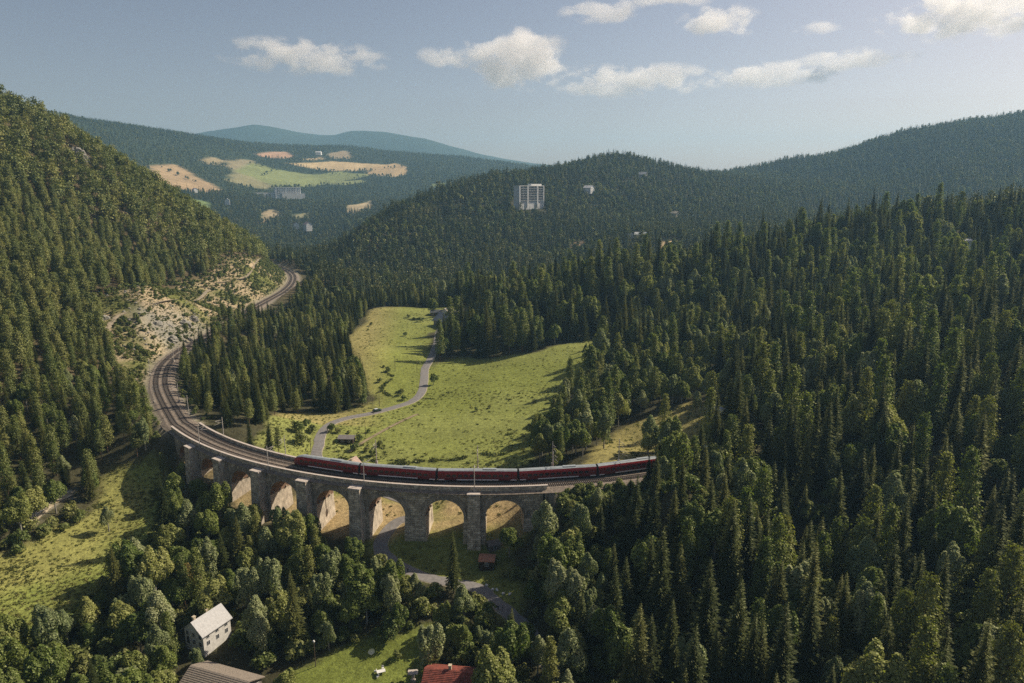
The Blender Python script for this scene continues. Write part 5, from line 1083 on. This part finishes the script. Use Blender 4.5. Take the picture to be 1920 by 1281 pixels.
for k, st in (('meadow', 1.9), ('meadow_low', 1.15), ('right_clear', 1.5), ('under', 1.8), ('rock', 1.5)):
    x, y = inzone(k, st, 70); z = samp(ZZ, x, y); q = in_view(x, y, z, 40, 60); x, y, z = x[q], y[q], z[q]; d, _ = poly_dist(x, y, ROAD[::3]); dt, _ = poly_dist(x, y, TRACK[::4]); q = (d > 3.3) & (dt > 7); x, y, z = x[q], y[q], z[q]
    n_ = fbm(x, y, 34, 91, 3)+.5; r_ = rng.random(len(x)); smooth_ = (k == 'meadow') & (y > 345) 
    g_ = r_ < np.clip((n_-.30)*1.9, .05, .75)*np.where(smooth_, .30, 1)*(.45 if k == 'under' else 1); gp_.append(np.c_[x, y, z, rng.uniform(.3, .85, len(x))][g_])
    n2_ = fbm(x, y, 12, 95, 3)+.5; w_ = (r_ > (.55 if k == 'rock' else .78)) & (n2_ > (.42 if k == 'rock' else .60)) & ~smooth_; wp_.append(np.c_[x, y, z, rng.uniform(.5, 1.3, len(x))][w_])
scatter('meadow_grass', 'tufts of rough grass all over the meadows', ['tuft', 'weed'], {'tuft': np.concatenate(gp_), 'weed': np.concatenate(wp_)})
# dark brook-side vegetation across the meadow
bk = np.concatenate([line_pts(L_, 1.1, .5) for L_ in ([(1000,842),(960,848),(935,856),(890,852),(870,862),(800,868),(730,875)], [(725,700),(735,712),(715,728),(735,745),(750,735)], [(640,862),(720,866),(800,858)])])
q = rng.random(len(bk)) < .6; bk = bk[q]; scatter('brook_weeds', 'dark line of weeds along the little brook in the meadow', ['bush', 'weed'], {'weed': np.c_[bk, samp(ZZ, bk[:, 0], bk[:, 1]), rng.uniform(.8, 2.0, len(bk))]})

ls = []
for o_ in (7.6, 9.2, 11, 13):
    for sg in (-1, 1): P_ = offset(TRACK[::2], sg*o_)+rng.normal(0, .7, (len(TRACK[::2]), 2)); ls.append(P_[rng.random(len(P_)) < .42])
ls = np.concatenate(ls); d, _ = poly_dist(ls[:, 0], ls[:, 1], TRACK[::2]); an = np.degrees(np.arctan2(ls[:, 0]-XC, YC-ls[:, 1])); q = (d > 6.9) & ~((an > -48) & (an < 8.2) & (ls[:, 1] < 300)) & (ls[:, 1] < 560); ls = ls[q]
scatter('lineside_shrubs', 'low shrubs growing along both edges of the railway', ['bush', 'weed'], {'bush': np.c_[ls, samp(ZZ, ls[:, 0], ls[:, 1])-.2, rng.uniform(.25, .7, len(ls))]})

# understorey that closes the canopy between the trees
x, y = candidates(-175, 130, 118, 225, 3.3, 401); z = samp(ZZ, x, y); q = in_view(x, y, z, 60, 200) & allowed(x, y, mt=8.5); x, y, z = x[q], y[q], z[q]; q = (rng.random(len(x)) < .62) & (np.hypot(x-XC, y-YC) > RO+4.5); x, y, z = x[q], y[q], z[q]
scatter('understorey', 'shrubs and saplings filling the valley wood between the trees', ['bush'], {'bush': np.c_[x, y, z-.2, rng.uniform(.7, 1.9, len(x))]})
aa = rng.uniform(7.6, 21, 260); rr_ = RO+rng.uniform(.5, 13, 260)+rng.uniform(0, 2, 260); bx_ = XC+rr_*np.sin(np.radians(aa)); by_ = YC-rr_*np.cos(np.radians(aa))
scatter('bank_shrubs', 'shrubs on the bank below the railway right of the viaduct', ['bush'], {'bush': np.c_[bx_, by_, samp(ZZ, bx_, by_)-.2, rng.uniform(.35, 1.0, 260)]})
# ------------------------------------------------------------------ haze
def haze():
    m, N, L = new_mat('haze_air'); out = N.new('ShaderNodeOutputMaterial'); v = N.new('ShaderNodeVolumePrincipled')
    v.inputs['Color'].default_value = HZ_COL; v.inputs['Density'].default_value = HZ_DEN; v.inputs['Anisotropy'].default_value = 0.25
    L.new(v.outputs[0], out.inputs['Volume']); m.cycles.homogeneous_volume = True
    mb = MB(); mb.box(-9100, 9100, -760, 8850, ZZ.min()-1.5, max(ZZ.max(), HC)+25); o = mb.build('haze', m); tag(o, 'thin bluish summer haze filling the valley', kind='stuff'); o.display_type = 'WIRE'
HZ_DEN = 1.0e-4; HZ_COL = (.40, .71, 1.0, 1)
haze()

# ------------------------------------------------------------------ clouds: soft volumes above the haze
def cloud(k, x0, x1, y0, y1, Y, lab, dens=.55, thr=.20):
    cx, cy = (x0+x1)/2, (y0+y1)/2; c_ = atY(cx, cy, Y); dep = proj(*c_)[2]; sx = (x1-x0)/2*dep/FPX*1.25; sz = (y1-y0)/2*dep/FPX*1.2
    m, N, L = new_mat('cloud_vapour'); out = N.new('ShaderNodeOutputMaterial'); v = N.new('ShaderNodeVolumePrincipled'); v.inputs['Anisotropy'].default_value = .3; v.inputs['Color'].default_value = (1, .97, .95, 1)
    tc = N.new('ShaderNodeTexCoord'); ln = N.new('ShaderNodeVectorMath'); ln.operation = 'LENGTH'; L.new(tc.outputs['Object'], ln.inputs[0])
    mp = N.new('ShaderNodeMapping'); mp.inputs['Location'].default_value = (k*3.7, k*1.9, k*5.3); mp.inputs['Scale'].default_value = (sx/190, .9, sz/110); L.new(tc.outputs['Object'], mp.inputs[0])
    nz = N.new('ShaderNodeTexNoise'); nz.inputs['Scale'].default_value = 1.0; nz.inputs['Detail'].default_value = 7; nz.inputs['Roughness'].default_value = .6; L.new(mp.outputs[0], nz.inputs['Vector'])
    def mth(op, a, b_):
        q = N.new('ShaderNodeMath'); q.operation = op
        for i, t in enumerate((a, b_)):
            if isinstance(t, (int, float)): q.inputs[i].default_value = t
            else: L.new(t, q.inputs[i])
        return q.outputs[0]
    f = mth('SUBTRACT', 1.0, mth('POWER', ln.outputs['Value'], 1.6)); g = mth('ADD', mth('MULTIPLY', f, .55), mth('MULTIPLY', mth('SUBTRACT', nz.outputs[0], .5), 2.7))
    mr = N.new('ShaderNodeMapRange'); mr.inputs[1].default_value = thr; mr.inputs[2].default_value = thr+.20; mr.inputs[4].default_value = .011*dens; L.new(g, mr.inputs[0])
    fe = N.new('ShaderNodeMapRange'); fe.inputs[1].default_value = .99; fe.inputs[2].default_value = .7; fe.inputs[3].default_value = 0; fe.inputs[4].default_value = 1; L.new(ln.outputs['Value'], fe.inputs[0])
    L.new(mth('MULTIPLY', mr.outputs[0], fe.outputs[0]), v.inputs['Density']); L.new(v.outputs[0], out.inputs['Volume'])
    import bmesh
    bm = bmesh.new(); bmesh.ops.create_icosphere(bm, subdivisions=3, radius=1); me = bpy.data.meshes.new('cloud'); bm.to_mesh(me); bm.free(); me.materials.append(m)
    o = link('cloud', me); o.location = c_; o.scale = (sx, sz*1.6, sz); o.rotation_euler = (0, math.atan2(0, 1), math.atan2(-c_[0], c_[1])); tag(o, lab, 'cloud', 'fair weather clouds')
for k, a in enumerate(((425,715,75,138,5200,'flat pale cloud alone on the left'),(870,1065,62,168,5200,'tallest white cloud in the middle of the sky'),(770,905,90,130,5200,'small ragged cloud touching the tallest one on its left'),
  (1040,1340,122,182,5300,'low cloud stretching right from the tallest one'),(1320,1560,118,165,5400,'cloud band in the right half, middle section'),(1500,1700,92,132,5400,'thin tapering end of the cloud band on the right'),
  (1055,1210,2,42,5200,'small bright cloud near the top edge'),(1170,1330,-18,16,5200,'cloud cut by the top edge'),(1280,1420,12,72,5200,'puffy cloud right of the top middle'),(1490,1578,38,64,5200,'tiny cloud wisp at the upper right'),(1680,2010,-25,68,5200,'broad bright cloud in the top right corner'))):
    cloud(k+1, *a)
S.cycles.volume_max_steps = 128
